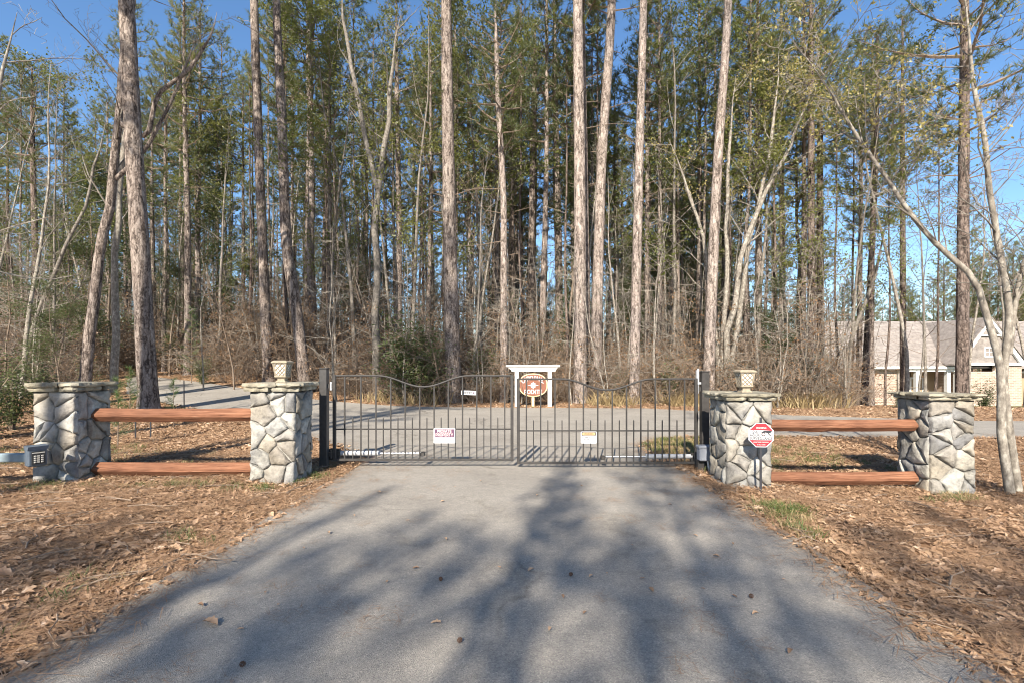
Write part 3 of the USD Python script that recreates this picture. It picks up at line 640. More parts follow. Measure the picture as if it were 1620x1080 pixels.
obj("latch_bracket", cat([boxm(-0.115, -0.085, -0.02, 0.02, 1.28, 1.50), boxm(-0.085, -0.054, -0.02, 0.02, 1.30, 1.33), cyl([-0.1, -0.03, 1.30], [-0.1, -0.03, 1.52], 0.014)]), "galvanised", pr)

def wave(u, top): return top - 0.155 * 0.5 * (1 + np.cos(np.pi * np.clip(np.abs(u) / 0.64, 0, 1)))
def gate_leaf(xa, xb, zb, zt, longs, shorts, zshort, zmid, label, yoff=0.0):
    y = GY0 + yoff
    t = thing("gate_leaf", label, "gate", (xa, y, zb))
    xc = (xa + xb) / 2; L = xb - xa; hh = zt - zb
    tube = 0.021
    for nm, xx in (("stile", 0.0), ("stile", L)):
        obj(nm, bevelbox(xx - 0.021, xx + 0.021, -0.021, 0.021, 0, hh + 0.012, 0.004), "worn_black_steel", t)
    obj("bottom_rail", bevelbox(0.021, L - 0.021, -0.0165, 0.0165, 0.0, 0.033, 0.004), "worn_black_steel", t)
    obj("middle_rail", bevelbox(0.021, L - 0.021, -0.011, 0.011, zmid - zb - 0.009, zmid - zb + 0.009, 0.003), "worn_black_steel", t)
    us = np.linspace(0.0, L, 60); zs = wave(us - L / 2, hh)
    obj("top_rail", tubes([np.c_[us, 0 * us, zs]], np.full((1, 60), 0.0140), 8), "worn_black_steel", t, smooth=True)
    for px in longs:
        u = wx(px, y) - xa
        if 0.05 < u < L - 0.05: obj("picket", boxm(u - 0.009, u + 0.009, -0.009, 0.009, 0.032, float(wave(u - L / 2, hh)) - 0.012), "worn_black_steel", t)
    for px in shorts:
        u = wx(px, y) - xa
        if 0.05 < u < L - 0.05:
            top = zshort - zb
            obj("short_picket", cat([boxm(u - 0.007, u + 0.007, -0.007, 0.007, 0.032, top), hull([(u - .007, -.007, top), (u + .007, -.007, top), (u - .007, .007, top), (u + .007, .007, top), (u, 0, top + 0.02)])]), "worn_black_steel", t)
    return t
ll = [545.4, 571.0, 594.8, 618.2, 641.0, 664.0, 686.8, 709.3, 731.7, 754.2, 776.5, 798.5]
gate_l = gate_leaf(-2.515, 0.0, 0.095, 1.298, ll, [(a_ + b_) / 2 for a_, b_ in zip(ll, ll[1:])], 0.70, 0.545, "left leaf of black steel gate, plum PRIVATE PROPERTY sign on it")
lr = [832.8, 855.3, 878.0, 900.4, 923.0, 945.7, 968.6, 991.2, 1013.8, 1036.5, 1059.0, 1083.0]
gate_r = gate_leaf(0.09, 2.60, 0.055, 1.253, lr, [(a_ + b_) / 2 for a_, b_ in zip(lr, lr[1:])], 0.665, 0.525, "right leaf of black steel gate, white warning sign with amber band on it", -0.02)

# gate openers: long pale arms low behind each leaf
op = thing("gate_opener", "pale metal gate opener arm low on the left gate leaf", "gate opener", (-2.60, GY0 + 0.11, 0.15))
obj("housing", cyl([0.08, 0, 0.035], [0.70, 0, 0.035], 0.036, 14), "opener_white", op, smooth=40)
obj("rod", cyl([0.70, 0, 0.035], [1.32, 0, 0.035], 0.011, 10), "galvanised", op, smooth=40)
obj("bracket", cat([boxm(-0.02, 0.13, -0.03, 0.03, -0.06, 0.10), boxm(0.05, 0.14, -0.045, 0.045, 0.0, 0.07)]), "black_paint", op)
obj("end_bracket", boxm(1.30, 1.35, -0.092, 0.02, 0.005, 0.055), "worn_black_steel", op)
op = thing("gate_opener", "pale metal gate opener arm low on the right gate leaf", "gate opener", (2.66, GY0 + 0.09, 0.10))
obj("housing", cyl([-0.08, 0, 0.045], [-0.74, 0, 0.045], 0.034, 14), "opener_white", op, smooth=40)
obj("rod", cyl([-0.74, 0, 0.04], [-1.36, 0, 0.04], 0.011, 10), "galvanised", op, smooth=40)
obj("bracket", cat([boxm(-0.10, 0.03, -0.03, 0.03, -0.03, 0.09)]), "black_paint", op)
obj("end_bracket", boxm(-1.39, -1.34, -0.09, 0.02, 0.005, 0.055), "worn_black_steel", op)
jb = thing("control_box", "grey plastic gate control box beside the right gate post with a pale conduit", "control box", (2.60, 6.56, 0.10))
obj("box", bevelbox(-0.075, 0.10, -0.06, 0.06, 0.06, 0.25, 0.012), "grey_plastic", jb)
obj("lid", bevelbox(-0.085, 0.11, -0.07, 0.07, 0.225, 0.265, 0.01), "grey_plastic", jb)
obj("conduit", tubes([[[0.05, 0, 0.07], [0.06, -0.01, -0.02], [0.085, -0.03, -0.2], [0.09, -0.03, -0.3]]], [[0.013] * 4], 8), "galvanised", jb, smooth=True)
obj("mount", boxm(-0.07, 0.015, 0.02, 0.10, -0.2, 0.06), "black_paint", jb)

# ------------------------------------------------------------------ signs
def text(s, height, width=None, bold=True, depth=0.0016):
    m_ = meshkit.text_mesh(s, height, depth, bold)
    if width:
        b = m_.bounds; m_.apply_scale([width / (b[1][0] - b[0][0]), 1, 1])
    return m_
def put(m_, cx, cz, y):
    """stand flat lettering upright, centred, facing the viewer's side (-y)"""
    m_ = m_.copy(); b = m_.bounds; m_.apply_translation([-(b[0][0] + b[1][0]) / 2, -(b[0][1] + b[1][1]) / 2, 0])
    m_.apply_transform(np.array([[1, 0, 0, cx], [0, 0, -1, y], [0, 1, 0, cz], [0, 0, 0, 1.0]])); return m_
def plate(pts, y0, y1): return prism_xz(pts, y0, y1)
def rrect(x0, x1, z0, z1, r): return list(sbox(x0 + r, z0 + r, x1 - r, z1 - r).buffer(r, quad_segs=4).exterior.coords)[:-1]

sg = thing("private_property_sign", "plum and white PRIVATE PROPERTY sign wired to the left gate leaf", "sign", (wx(703, GY0 - 0.03), GY0 - 0.03, wz(688.5, GY0 - 0.03)))
obj("plate", plate(rrect(-0.152, 0.152, -0.105, 0.105, 0.008), 0, 0.004), "sign_white", sg)
obj("field", plate(rrect(-0.138, 0.138, -0.022, 0.093, 0.004), -0.0015, 0), "sign_plum", sg)
for m_ in (put(text("PRIVATE", 0.040, 0.20), 0, 0.064, -0.0015), put(text("PROPERTY", 0.040, 0.245), 0, 0.014, -0.0015)): obj("lettering", m_, "sign_pink", sg)
obj("panel_lines", cat([plate([(-0.138, -0.034), (0.138, -0.034), (0.138, -0.028), (-0.138, -0.028)], -0.0015, 0), plate([(-0.138, -0.084), (0.138, -0.084), (0.138, -0.078), (-0.138, -0.078)], -0.0015, 0)]), "sign_grey", sg)

yy = GY0 - 0.05
sg = thing("warning_sign", "small white warning sign with amber band on the right gate leaf", "sign", (wx(931.5, yy), yy, wz(691.2, yy)))
obj("plate", plate(rrect(-0.112, 0.112, -0.083, 0.083, 0.014), 0, 0.004), "sign_white", sg)
obj("band", plate(rrect(-0.102, 0.102, 0.026, 0.076, 0.010), -0.0015, 0), "sign_black", sg)
obj("amber_oval", plate(rrect(-0.092, 0.092, 0.033, 0.069, 0.017), -0.003, -0.0015), "sign_amber", sg)
for m_ in (put(text("WARNING", 0.020, 0.13), 0, 0.051, -0.003), put(text("AUTOMATIC", 0.017, 0.118), -0.034, 0.002, 0), put(text("GATE", 0.019, 0.07), -0.034, -0.03, 0)): obj("lettering", m_, "sign_black", sg)
obj("gate_symbol", cat([boxm(0.085, 0.098, -0.0016, -0.0001, -0.046, 0.018), boxm(0.055, 0.072, -0.0016, -0.0001, 0.002, 0.014), boxm(0.05, 0.068, -0.0016, -0.0001, -0.042, -0.014), boxm(0.068, 0.084, -0.0017, -0.0001, -0.020, -0.014)]), "sign_grey", sg)

yy = GY0 + 0.03
sg = thing("arrow_sign", "narrow white arrow sign hung behind the pickets high on the left gate leaf", "sign", (wx(741.5, yy), yy, wz(620.6, yy)))
R_ = trimesh.transformations.rotation_matrix(math.radians(1.5), [0, 1, 0])
def rr(m_): m_ = m_.copy(); m_.apply_transform(R_); return m_
obj("plate", rr(plate(rrect(-0.108, 0.108, -0.030, 0.030, 0.004), 0, 0.003)), "sign_white", sg)
obj("lettering", rr(cat([boxm(-0.075 , -0.05, -0.0016, -0.0001, 0.004, 0.014), boxm(-0.046, -0.034, -0.0016, -0.0001, -0.014, 0.014), boxm(-0.028, 0.0, -0.0016, -0.0001, -0.014, -0.006), boxm(-0.028, 0.0, -0.0016, -0.0001, 0.004, 0.014),
                         boxm(0.006, 0.016, -0.0016, -0.0001, -0.014, 0.014), boxm(0.02, 0.05, -0.0016, -0.0001, 0.006, 0.014), boxm(-0.075, -0.05, -0.0016, -0.0001, -0.014, -0.007)])), "sign_black", sg)
obj("arrow", rr(plate([(0.058, -0.016), (0.092, 0.0), (0.058, 0.016)], -0.0016, -0.0001)), "sign_plum", sg)

# octagonal surveillance sign on its stake
yy = 5.50; sx_, sz_ = wx(1204, yy), wz(687.5, yy)
zg = h(sx_, yy) - 0.05
sg = thing("surveillance_sign", "red and white octagonal 24 HOUR SURVEILLANCE sign on a black stake", "sign", (sx_, yy, zg), rotz=-6)
zc = sz_ - zg
obj("stake", cat([boxm(-0.012, 0.012, 0.006, 0.016, 0, zc + 0.20)]), "sign_black", sg)
oct_ = lambda r_: [(r_ * math.cos(math.radians(22.5 + 45 * k)), zc + r_ * math.sin(math.radians(22.5 + 45 * k))) for k in range(8)]
obj("plate", plate(oct_(0.148), -0.002, 0.004), "sign_white", sg)
oc = Polygon(oct_(0.139))
obj("red_band", plate(list(oc.intersection(sbox(-1, zc + 0.056, 1, 9)).exterior.coords)[:-1], -0.0036, -0.002), "sign_red", sg)
obj("red_band", plate(list(oc.intersection(sbox(-1, -9, 1, zc - 0.056)).exterior.coords)[:-1], -0.0036, -0.002), "sign_red", sg)
for m_ in (put(text("24", 0.034, 0.06), -0.066, zc + 0.033, -0.002), put(text("HOUR", 0.029, 0.105), -0.068, zc - 0.003, -0.002), put(text("SURVEILLANCE", 0.030, 0.25), 0, zc - 0.037, -0.002)): obj("lettering", m_, "sign_black", sg)
for m_ in (put(text("WARNING", 0.020, 0.11), 0, zc + 0.083, -0.0036), put(text("MONITORED PROPERTY", 0.011, 0.17), 0, zc - 0.080, -0.0036), put(text("AT ALL TIMES", 0.011, 0.09), 0, zc - 0.108, -0.0036)): obj("lettering", m_, "sign_pink", sg)
ring = Polygon([(0.028 * math.cos(t_), 0.028 * math.sin(t_)) for t_ in np.linspace(0, 2 * math.pi, 20)[:-1]])
obj("camera_symbol", cat([plate([(-0.005, zc + 0.026), (0.03, zc + 0.05), (0.118, zc + 0.056), (0.112, zc + 0.034), (0.085, zc + 0.022), (0.05, zc + 0.03)], -0.0034, -0.002),
                          plate([(0.085, zc + 0.024), (0.098, zc + 0.004), (0.118, zc - 0.006), (0.12, zc - 0.012), (0.095, zc - 0.006), (0.07, zc + 0.02)], -0.0033, -0.002),
                          plate([(0.025 + p[0] * 0.8, zc + 0.012 + p[1] * 0.8) for p in list(ring.exterior.coords)[:-1]], -0.0032, -0.002)]), "sign_black", sg)
obj("lens", plate([(0.025 + p[0] * 0.45, zc + 0.012 + p[1] * 0.45) for p in list(ring.exterior.coords)[:-1]], -0.0045, -0.0033), "sign_pink", sg)

# neighbourhood sign across the road
yy = 16.9; s_ = yy / FPX
nx, ng = wx(843, yy), h(0.8, yy) - 0.1
sg = thing("neighborhood_sign", "oval rust-red CARDINAL POINTE sign in a white wooden frame across the road", "sign", (nx, yy, ng))
Z = lambda py: wz(py, yy) - ng
for u0, u1, b0 in ((-0.63, -0.50, 0), (0.52, 0.66, 0)):
    p_ = obj("frame_post", bevelbox(u0, u1, -0.065, 0.065, 0.0, Z(586.5), 0.006), "white_paint", sg)
obj("beam", prism_xz([(-0.74, Z(587)), (0.78, Z(587)), (0.80, Z(584)), (0.86, Z(581)), (0.90, Z(580)), (-0.90, Z(580)), (-0.86, Z(581)), (-0.77, Z(584))], -0.07, 0.07), "white_paint", sg)
obj("beam_cap", bevelbox(-0.93, 0.94, -0.11, 0.11, Z(580), Z(577.2), 0.01), "white_paint", sg)
ecz = Z(608.3); ea, eb = 0.505, 0.40
ell = lambda f_: [(f_ * ea * math.copysign(abs(math.cos(t_)) ** 0.82, math.cos(t_)) + 0.01, ecz + f_ * eb * math.copysign(abs(math.sin(t_)) ** 0.9, math.sin(t_))) for t_ in np.linspace(0, 2 * math.pi, 49)[:-1]]
obj("rim", plate(ell(1.0), -0.02, 0.02), "board_tan", sg)
obj("board", plate(ell(0.93), -0.03, -0.019), "board_rust", sg)
arc = []
for k, ch in enumerate("CARDINAL"):
    th = math.radians(150 - k * 120 / 7)
    m_ = put(text(ch, 0.135), 0, 0, -0.03)
    m_.apply_transform(trimesh.transformations.rotation_matrix(-(th - math.pi / 2) * 0.35, [0, 1, 0]))
    m_.apply_translation([0.01 + 0.40 * math.cos(th), 0, ecz + 0.02 + 0.235 * math.sin(th)]); arc.append(m_)
obj("lettering", put(text("POINTE", 0.14, 0.62), 0.01, ecz - 0.235, -0.03), "sign_white", sg)
obj("lettering", cat(arc), "sign_white", sg)
star = []
for k in range(16):
    r0 = (0.20 if k % 8 == 0 else 0.135 if k % 4 == 0 else 0.11) if k % 2 == 0 else 0.075
    star.append((0.01 + r0 * math.cos(k * math.pi / 8), ecz - 0.01 + r0 * math.sin(k * math.pi / 8)))
obj("star_emblem", plate(star, -0.036, -0.029), "sign_white", sg)
obj("brace", boxm(-0.04, 0.05, 0.021, 0.06, 0.0, ecz), "board_tan", sg)

# keypad on its arm
kx, ky, kz = wx(57, 5.55), 5.55, wz(720, 5.55)
kp = thing("keypad", "blue-grey gate keypad box with steel buttons before the leftmost pillar", "keypad", (kx, ky, kz), rotz=62, scale=0.74)
obj("housing", bevelbox(-0.115, 0.115, -0.07, 0.07, -0.155, 0.145, 0.018), "blue_grey_metal", kp)
obj("hood", hull([(-0.12, -0.072, 0.10), (0.12, -0.072, 0.10), (-0.12, 0.075, 0.10), (0.12, 0.075, 0.10), (-0.12, -0.10, 0.155), (0.12, -0.10, 0.155), (-0.12, 0.075, 0.165), (0.12, 0.075, 0.165)]), "blue_grey_metal", kp)
fp = obj("face_plate", boxm(-0.075, 0.085, -0.078, -0.069, -0.125, 0.075), "keypad_dark", kp)
obj("name_strip", boxm(-0.07, 0.08, -0.082, -0.077, 0.045, 0.06), "steel_keys", kp)
for r_ in range(4):
    for c_ in range(3):
        obj("button", bevelbox(-0.05 + c_ * 0.042, -0.022 + c_ * 0.042, -0.086, -0.077, -0.10 + r_ * 0.031, -0.08 + r_ * 0.031, 0.003), "steel_keys", kp)
arm = thing("support_pole", "grey-green metal arm reaching in from the left to the keypad", "pole", (kx - 0.09, ky + 0.03, kz - 0.01))
obj("arm_tube", bevelbox(-3.2, 0.0, -0.045, 0.045, -0.065, 0.03, 0.01), "green_grey_pole", arm)
obj("upright", bevelbox(-3.3, -3.18, -0.06, 0.06, -kz - 0.1, 0.05, 0.01), "green_grey_pole", arm)

# thin iron rods in the yard
for px, Y, z1, lb in ((291, 11.5, wz(601, 11.5), "thin dark iron rod standing right of the big left pine"), (214, 9.5, wz(662, 9.5) + .1, "short thin iron rod under the left rail before the big pine"), (238, 9.6, wz(662, 9.6) + .1, "short thin iron rod below the middle of the left upper rail")):
    x = wx(px, Y); t = thing("iron_rod", lb, "rod", (x, Y, h(x, Y) - 0.1))
    obj("shaft", tubes([[[0, 0, 0], [0.005, 0, (z1 - h(x, Y)) / 2], [0, 0, z1 - h(x, Y) + 0.1]]], [[0.013] * 3], 6), "sign_black", t, smooth=True)

# ------------------------------------------------------------------ vegetation kinds
def unit(v): return v / np.maximum(np.linalg.norm(v, axis=-1, keepdims=True), 1e-9)
def needle_mesh(P, A, r, m, length, width, spread=0.65, droop=0.0):
    """m needles in a brush at each of P around the axes A, one triangle each"""
    n = len(P); P = np.repeat(P, m, 0); A = np.repeat(A, m, 0)
    d = unit(A * 0.85 + r.normal(0, spread, (n * m, 3)) + [0, 0, -droop])
    L = length * r.uniform(0.65, 1.1, (n * m, 1))
    s = unit(np.cross(d, r.normal(0, 1, (n * m, 3)))) * width / 2
    base = P - A * length * r.uniform(0.0, 0.55, (n * m, 1))
    V = np.stack([base + s, base - s, base + d * L], 1).reshape(-1, 3)
    return V, np.arange(n * m * 3).reshape(-1, 3)
def leaf_mesh(P, r, size, flat=0.35, hang=0.0):
    """a folded four-sided leaf at each of P"""
    n = len(P)
    d = unit(r.normal(0, 1, (n, 3)) * [1, 1, flat] + [0, 0, -hang])
    s = unit(np.cross(d, unit(r.normal(0, 0.5, (n, 3)) + [0, 0, 1])))
    L = size * r.uniform(0.6, 1.15, (n, 1))
    up = np.cross(s, d)
    a_ = P; c = P + d * L; b = P + d * L * 0.5 + s * L * 0.28 + up * L * 0.06; e = P + d * L * 0.5 - s * L * 0.28 + up * L * 0.06
    V = np.stack([a_, b, c, e], 1).reshape(-1, 3); k = np.arange(n) * 4
    F = np.vstack([np.stack([k, k + 1, k + 2], 1), np.stack([k, k + 2, k + 3], 1)])
    return V, F
def rot_about(v, ax, ang):
    c, s = math.cos(ang), math.sin(ang)
    return v * c + np.cross(ax, v) * s + ax * np.dot(ax, v) * (1 - c)

def pine_crown(seed, Hc, R, limbs, tuft, low=1.0, m=13, nl=0.27, nw=0.023):
    """limbs and needle brushes of a pine crown that starts at z = 0"""
    r = np.random.default_rng(seed); tb = Tubes(); TP, TA = [], []
    az = r.uniform(0, 6.28)
    for i in range(limbs):
        u = ((i + r.uniform(0, 1)) / limbs) ** 0.9; z = Hc * u; az += 2.4 + r.normal(0, 0.5)
        prof = low * (0.35 + 0.65 * min(1, u / 0.25)) * (1 - u) ** 0.55 if u < 0.97 else 0.2
        L = max(0.5, R * prof * r.uniform(0.45, 1.15))
        d0 = np.array([math.cos(az), math.sin(az), r.uniform(-0.05, 0.25) + 0.75 * u])
        d0 /= np.linalg.norm(d0)
        k = 5; pts = [np.array([0, 0, z])]; d = d0.copy()
        for j in range(k - 1):
            d = unit(d + [0, 0, 0.10 * (j - 0.6)] + r.normal(0, 0.10, 3)); pts.append(pts[-1] + d * L / (k - 1))
        pts = np.array(pts); rad = 0.015 + 0.016 * L
        tb.add(pts, np.linspace(rad, 0.008, k), 4)
        ns = int(3 + L * 2.1)
        for t in np.linspace(0.30, 1.0, ns):
            q = t * (k - 1); j = min(k - 2, int(q)); p0 = pts[j] + (pts[j + 1] - pts[j]) * (q - j); dd = unit(pts[j + 1] - pts[j])
            side = unit(np.cross(dd, [0, 0, 1.0])) * r.choice([-1, 1])
            sd = unit(dd * r.uniform(0.3, 0.9) + side * r.uniform(0.3, 1.0) + [0, 0, r.uniform(-0.1, 0.5)])
            sl = (0.35 + 0.30 * L * (1 - 0.55 * t)) * r.uniform(0.5, 1.2)
            p1 = p0 + sd * sl * 0.55; p2 = p1 + unit(sd + [0, 0, 0.35]) * sl * 0.45
            tb.add([p0, p1, p2], [0.012, 0.008, 0.005], 3)
            nt = max(2, int(sl * tuft))
            for w in np.linspace(0.35, 1.0, nt):
                p = p0 + (p1 - p0) * min(1, w / 0.55) + (p2 - p1) * max(0, (w - 0.55) / 0.45)
                TP.append(p + r.normal(0, 0.07, 3)); TA.append(unit(sd + [0, 0, 0.35] + r.normal(0, 0.35, 3)))
    P, A = np.array(TP), np.array(TA)
    return tb.mesh(), needle_mesh(P, A, r, m, nl, nw), len(P)

def bare_tree(seed, Ht, r0, spread=0.5, levels=3, nchild=(7, 5, 4), first=0.3, lean=0.0, wob=0.10, tb=None, mains=None, up=0.25, leafp=0.0):
    """leafless broad-leaved tree: trunk and limbs and the ends of its twigs"""
    r = np.random.default_rng(seed); trunk = Tubes(); tb = Tubes(); tips = []
    def grow(p, d, L, rad, lvl):
        k = 5 if lvl < 2 else 4; pts = [p]; 
        for j in range(k - 1):
            d = unit(d + r.normal(0, wob * (1 + 0.5 * lvl), 3) + [0, 0, up * 0.22]); pts.append(pts[-1] + d * L / (k - 1))
        pts = np.array(pts); tb.add(pts, np.linspace(rad, max(0.0028, rad * 0.35), k), 5 if lvl == 1 else 3)
        if lvl >= levels: tips.append(pts[-1]); tips.append(pts[-2]); return
        kids(pts, rad, L, lvl, 0.25)
    def kids(pts, rad, L, lvl, t0):
        k = len(pts); n = nchild[min(lvl, len(nchild) - 1)]
        for t in np.linspace(t0, 0.98, n) + r.uniform(-0.04, 0.04, n):
            t = min(0.99, max(0.05, t)); q = t * (k - 1); j = min(k - 2, int(q)); p0 = pts[j] + (pts[j + 1] - pts[j]) * (q - j); dd = unit(pts[j + 1] - pts[j])
            ax = unit(np.cross(dd, r.normal(0, 1, 3))); nd = rot_about(dd, ax, r.uniform(0.5, 1.15) * (0.7 + spread))
            nd = unit(nd + [0, 0, up * (1 if lvl == 0 else 0.4)])
            rr_ = rad * (1 - 0.6 * t)
            grow(p0, nd, L * r.uniform(0.32, 0.58) * (1 - 0.35 * t) * (1.0 if lvl else spread * 1.5), max(0.0035, rr_ * r.uniform(0.24, 0.46)), lvl + 1)
    if mains is None:
        k = 12; d = unit(np.array([lean, 0.0, 1.0])); pts = [np.array([0, 0, -0.15])]
        for j in range(k - 1):
            d = unit(d + np.r_[r.normal(0, wob * 0.5, 2), 0.08]); pts.append(pts[-1] + d * Ht / (k - 1))
        mains = [(np.array(pts), np.linspace(r0, r0 * 0.12, k), first)]
    for pts, rad, t0 in mains:
        trunk.add(pts, rad, 9)
        kids(np.asarray(pts), float(np.max(rad)) * 0.8, np.linalg.norm(np.asarray(pts)[-1] - np.asarray(pts)[0]) * 0.62, 0, t0)
    tips = np.array(tips)
    return trunk.mesh(), tb.mesh(), tips

def trunk_tube(pts, rad, sides, seed, rough=0.03, step=0.35):
    """tapered trunk along pts with an uneven, flaring foot"""
    pts = np.asarray(pts, float); L = np.r_[0, np.cumsum(np.linalg.norm(np.diff(pts, axis=0), axis=1))]
    n = max(8, int(L[-1] / step)); s = np.linspace(0, L[-1], n)
    s = L[-1] * (s / L[-1]) ** 1.25
    from scipy.interpolate import PchipInterpolator
    C = PchipInterpolator(L, pts)(s); Rr = np.interp(s, L, rad)
    Rr = Rr * (1 + 0.42 * np.exp(-s / 0.35))
    v, f = tubes([C], [Rr], sides)
    v = v.reshape(n, sides, 3); a_ = np.arange(sides) * 2 * np.pi / sides
    q = np.stack(np.broadcast_arrays(np.cos(a_)[None] * 2.2, np.sin(a_)[None] * 2.2, s[:, None] * 0.9), -1)
    k = 1 + rough * 3 * (meshkit.fbm(q + seed * 7.3, 3, seed) - 0.5) 
    v = C[:, None] + (v - C[:, None]) * k[..., None]
    return v.reshape(-1, 3), f

def merge(*ms):
    vs, fs, n = [], [], 0
    for v, f in ms: vs.append(v); fs.append(np.asarray(f) + n); n += len(v)
    return np.vstack(vs), np.vstack(fs)

# crowns of the tall pines
CROWNS = []
for i, (Hc, R, nlb, tf) in enumerate(((9.5, 3.4, 44, 7.0), (11.0, 3.0, 48, 7.0), (8.0, 3.8, 42, 7.0), (12.5, 3.2, 50, 7.0))):
    c = kind_class(f"pine_crown_kind_{i}")
    br, nd, cnt = pine_crown(100 + i, Hc, R, nlb, tf)
    usdkit.mesh(stage, f"{c.GetPath()}/branches", br, M["dead_wood"]); usdkit.mesh(stage, f"{c.GetPath()}/needles", nd, M["needles"])
    CROWNS.append((c, Hc))
# whole pines for the wood behind
PINES = []
for i, (Ht, cb, R, nlb, rad) in enumerate(((19, 8.5, 2.9, 44, 0.16), (22, 10.5, 3.2, 46, 0.19), (17, 6.0, 2.9, 44, 0.14), (24, 12.0, 3.5, 46, 0.21), (14, 3.6, 2.7, 46, 0.11), (20, 11.0, 2.8, 38, 0.15), (18, 13.2, 1.7, 22, 0.085), (21, 15.5, 2.0, 24, 0.10))):
    r = np.random.default_rng(300 + i)
    c = kind_class(f"pine_kind_{i}")
    k = 9; zz = np.linspace(-0.3, Ht, k); bend = np.cumsum(r.normal(0, 0.07, (k, 2)), 0)
    pts = np.c_[bend, zz]; pts[-4:, :2] = pts[-4, :2]
    usdkit.mesh(stage, f"{c.GetPath()}/trunk", trunk_tube(pts, np.linspace(rad, rad * 0.3, k), 10, i, 0.03, 0.8), M[("pine_bark", "pine_bark", "dark_pine_bark", "pale_pine_bark", "dark_pine_bark", "pine_bark", "dark_pine_bark", "pine_bark")[i]], smooth=True)
    br, nd, cnt = pine_crown(200 + i, Ht - cb + 0.6, R, nlb, 8.0, m=12)
    off = np.array([*pts[-4, :2], cb])
    dead = Tubes()                                                     # dead limbs under the crown
    for _ in range(16):
        z0 = r.uniform(1.5, cb + 1); az = r.uniform(0, 6.28); l = r.uniform(0.5, 1.9); q = np.array([np.interp(z0, pts[:, 2], pts[:, 0]), np.interp(z0, pts[:, 2], pts[:, 1]), z0])
        e1 = q + np.array([math.cos(az), math.sin(az), r.uniform(-0.2, 0.3)]) * l * 0.6; e2 = e1 + np.array([math.cos(az + .4), math.sin(az + .4), r.uniform(-0.4, 0.3)]) * l * 0.4
        dead.add([q, e1, e2], [0.016, 0.011, 0.005], 3)
    usdkit.mesh(stage, f"{c.GetPath()}/branches", merge((br[0] + off, br[1]), dead.mesh()), M["dead_wood"])
    usdkit.mesh(stage, f"{c.GetPath()}/crown", (nd[0] + off, nd[1]), M["needles"])
    PINES.append(c)
# bare trees
BARES = []
for i, (Ht, r0, sp, fi, ln) in enumerate(((13, 0.085, 0.50, 0.30, 0.03), (11, 0.07, 0.55, 0.25, -0.06), (15, 0.10, 0.45, 0.35, 0.05), (9, 0.05, 0.6, 0.2, 0.10), (12, 0.075, 0.5, 0.3, -0.12))):
    c = kind_class(f"bare_tree_kind_{i}")
    tr, br, tips = bare_tree(400 + i, Ht, r0, sp, 3, (13, 6, 4), fi, ln, up=0.35)
    usdkit.mesh(stage, f"{c.GetPath()}/trunk", tr, M["grey_bark" if i % 2 else "pale_bark"], smooth=True)
    usdkit.mesh(stage, f"{c.GetPath()}/branches", br, M["twig_bark" if i % 2 else "grey_bark"])
    BARES.append(c)
# leafy understorey trees, sparse green
GREENS = []
for i, (Ht, r0, sp, nlf, sz) in enumerate(((8, 0.07, 0.6, 9000, 0.11), (10, 0.08, 0.55, 10000, 0.11), (6, 0.05, 0.7, 8000, 0.10))):
    r = np.random.default_rng(500 + i); c = kind_class(f"green_tree_kind_{i}")
    tr, br, tips = bare_tree(520 + i, Ht, r0, sp, 3, (13, 6, 4), 0.15, 0.04, up=0.3)
    P = tips[r.integers(0, len(tips), nlf)] + r.normal(0, 0.16, (nlf, 3))
    usdkit.mesh(stage, f"{c.GetPath()}/trunk", tr, M["twig_bark"]); usdkit.mesh(stage, f"{c.GetPath()}/branches", br, M["twig_bark"])
    usdkit.mesh(stage, f"{c.GetPath()}/crown", leaf_mesh(P, r, sz), M["evergreen_leaves"])
    GREENS.append(c)
# trees in thin yellow-green spring leaf
BUDS = []
for i, (Ht, r0, sp, nlf, sz) in enumerate(((15, 0.085, 0.55, 5200, 0.12), (12, 0.07, 0.6, 4600, 0.11))):
    r = np.random.default_rng(560 + i); c = kind_class(f"budding_tree_kind_{i}")
    tr, br, tips = bare_tree(570 + i, Ht, r0, sp, 3, (15, 6, 4), 0.3, 0.03, up=0.3)
    P = tips[r.integers(0, len(tips), nlf)] + r.normal(0, 0.13, (nlf, 3))
    usdkit.mesh(stage, f"{c.GetPath()}/trunk", tr, M["grey_bark"], smooth=True); usdkit.mesh(stage, f"{c.GetPath()}/branches", br, M["grey_bark"])
    usdkit.mesh(stage, f"{c.GetPath()}/leaves", leaf_mesh(P, r, sz, 0.6, 0.5), M["spring_leaves"])
    BUDS.append(c)
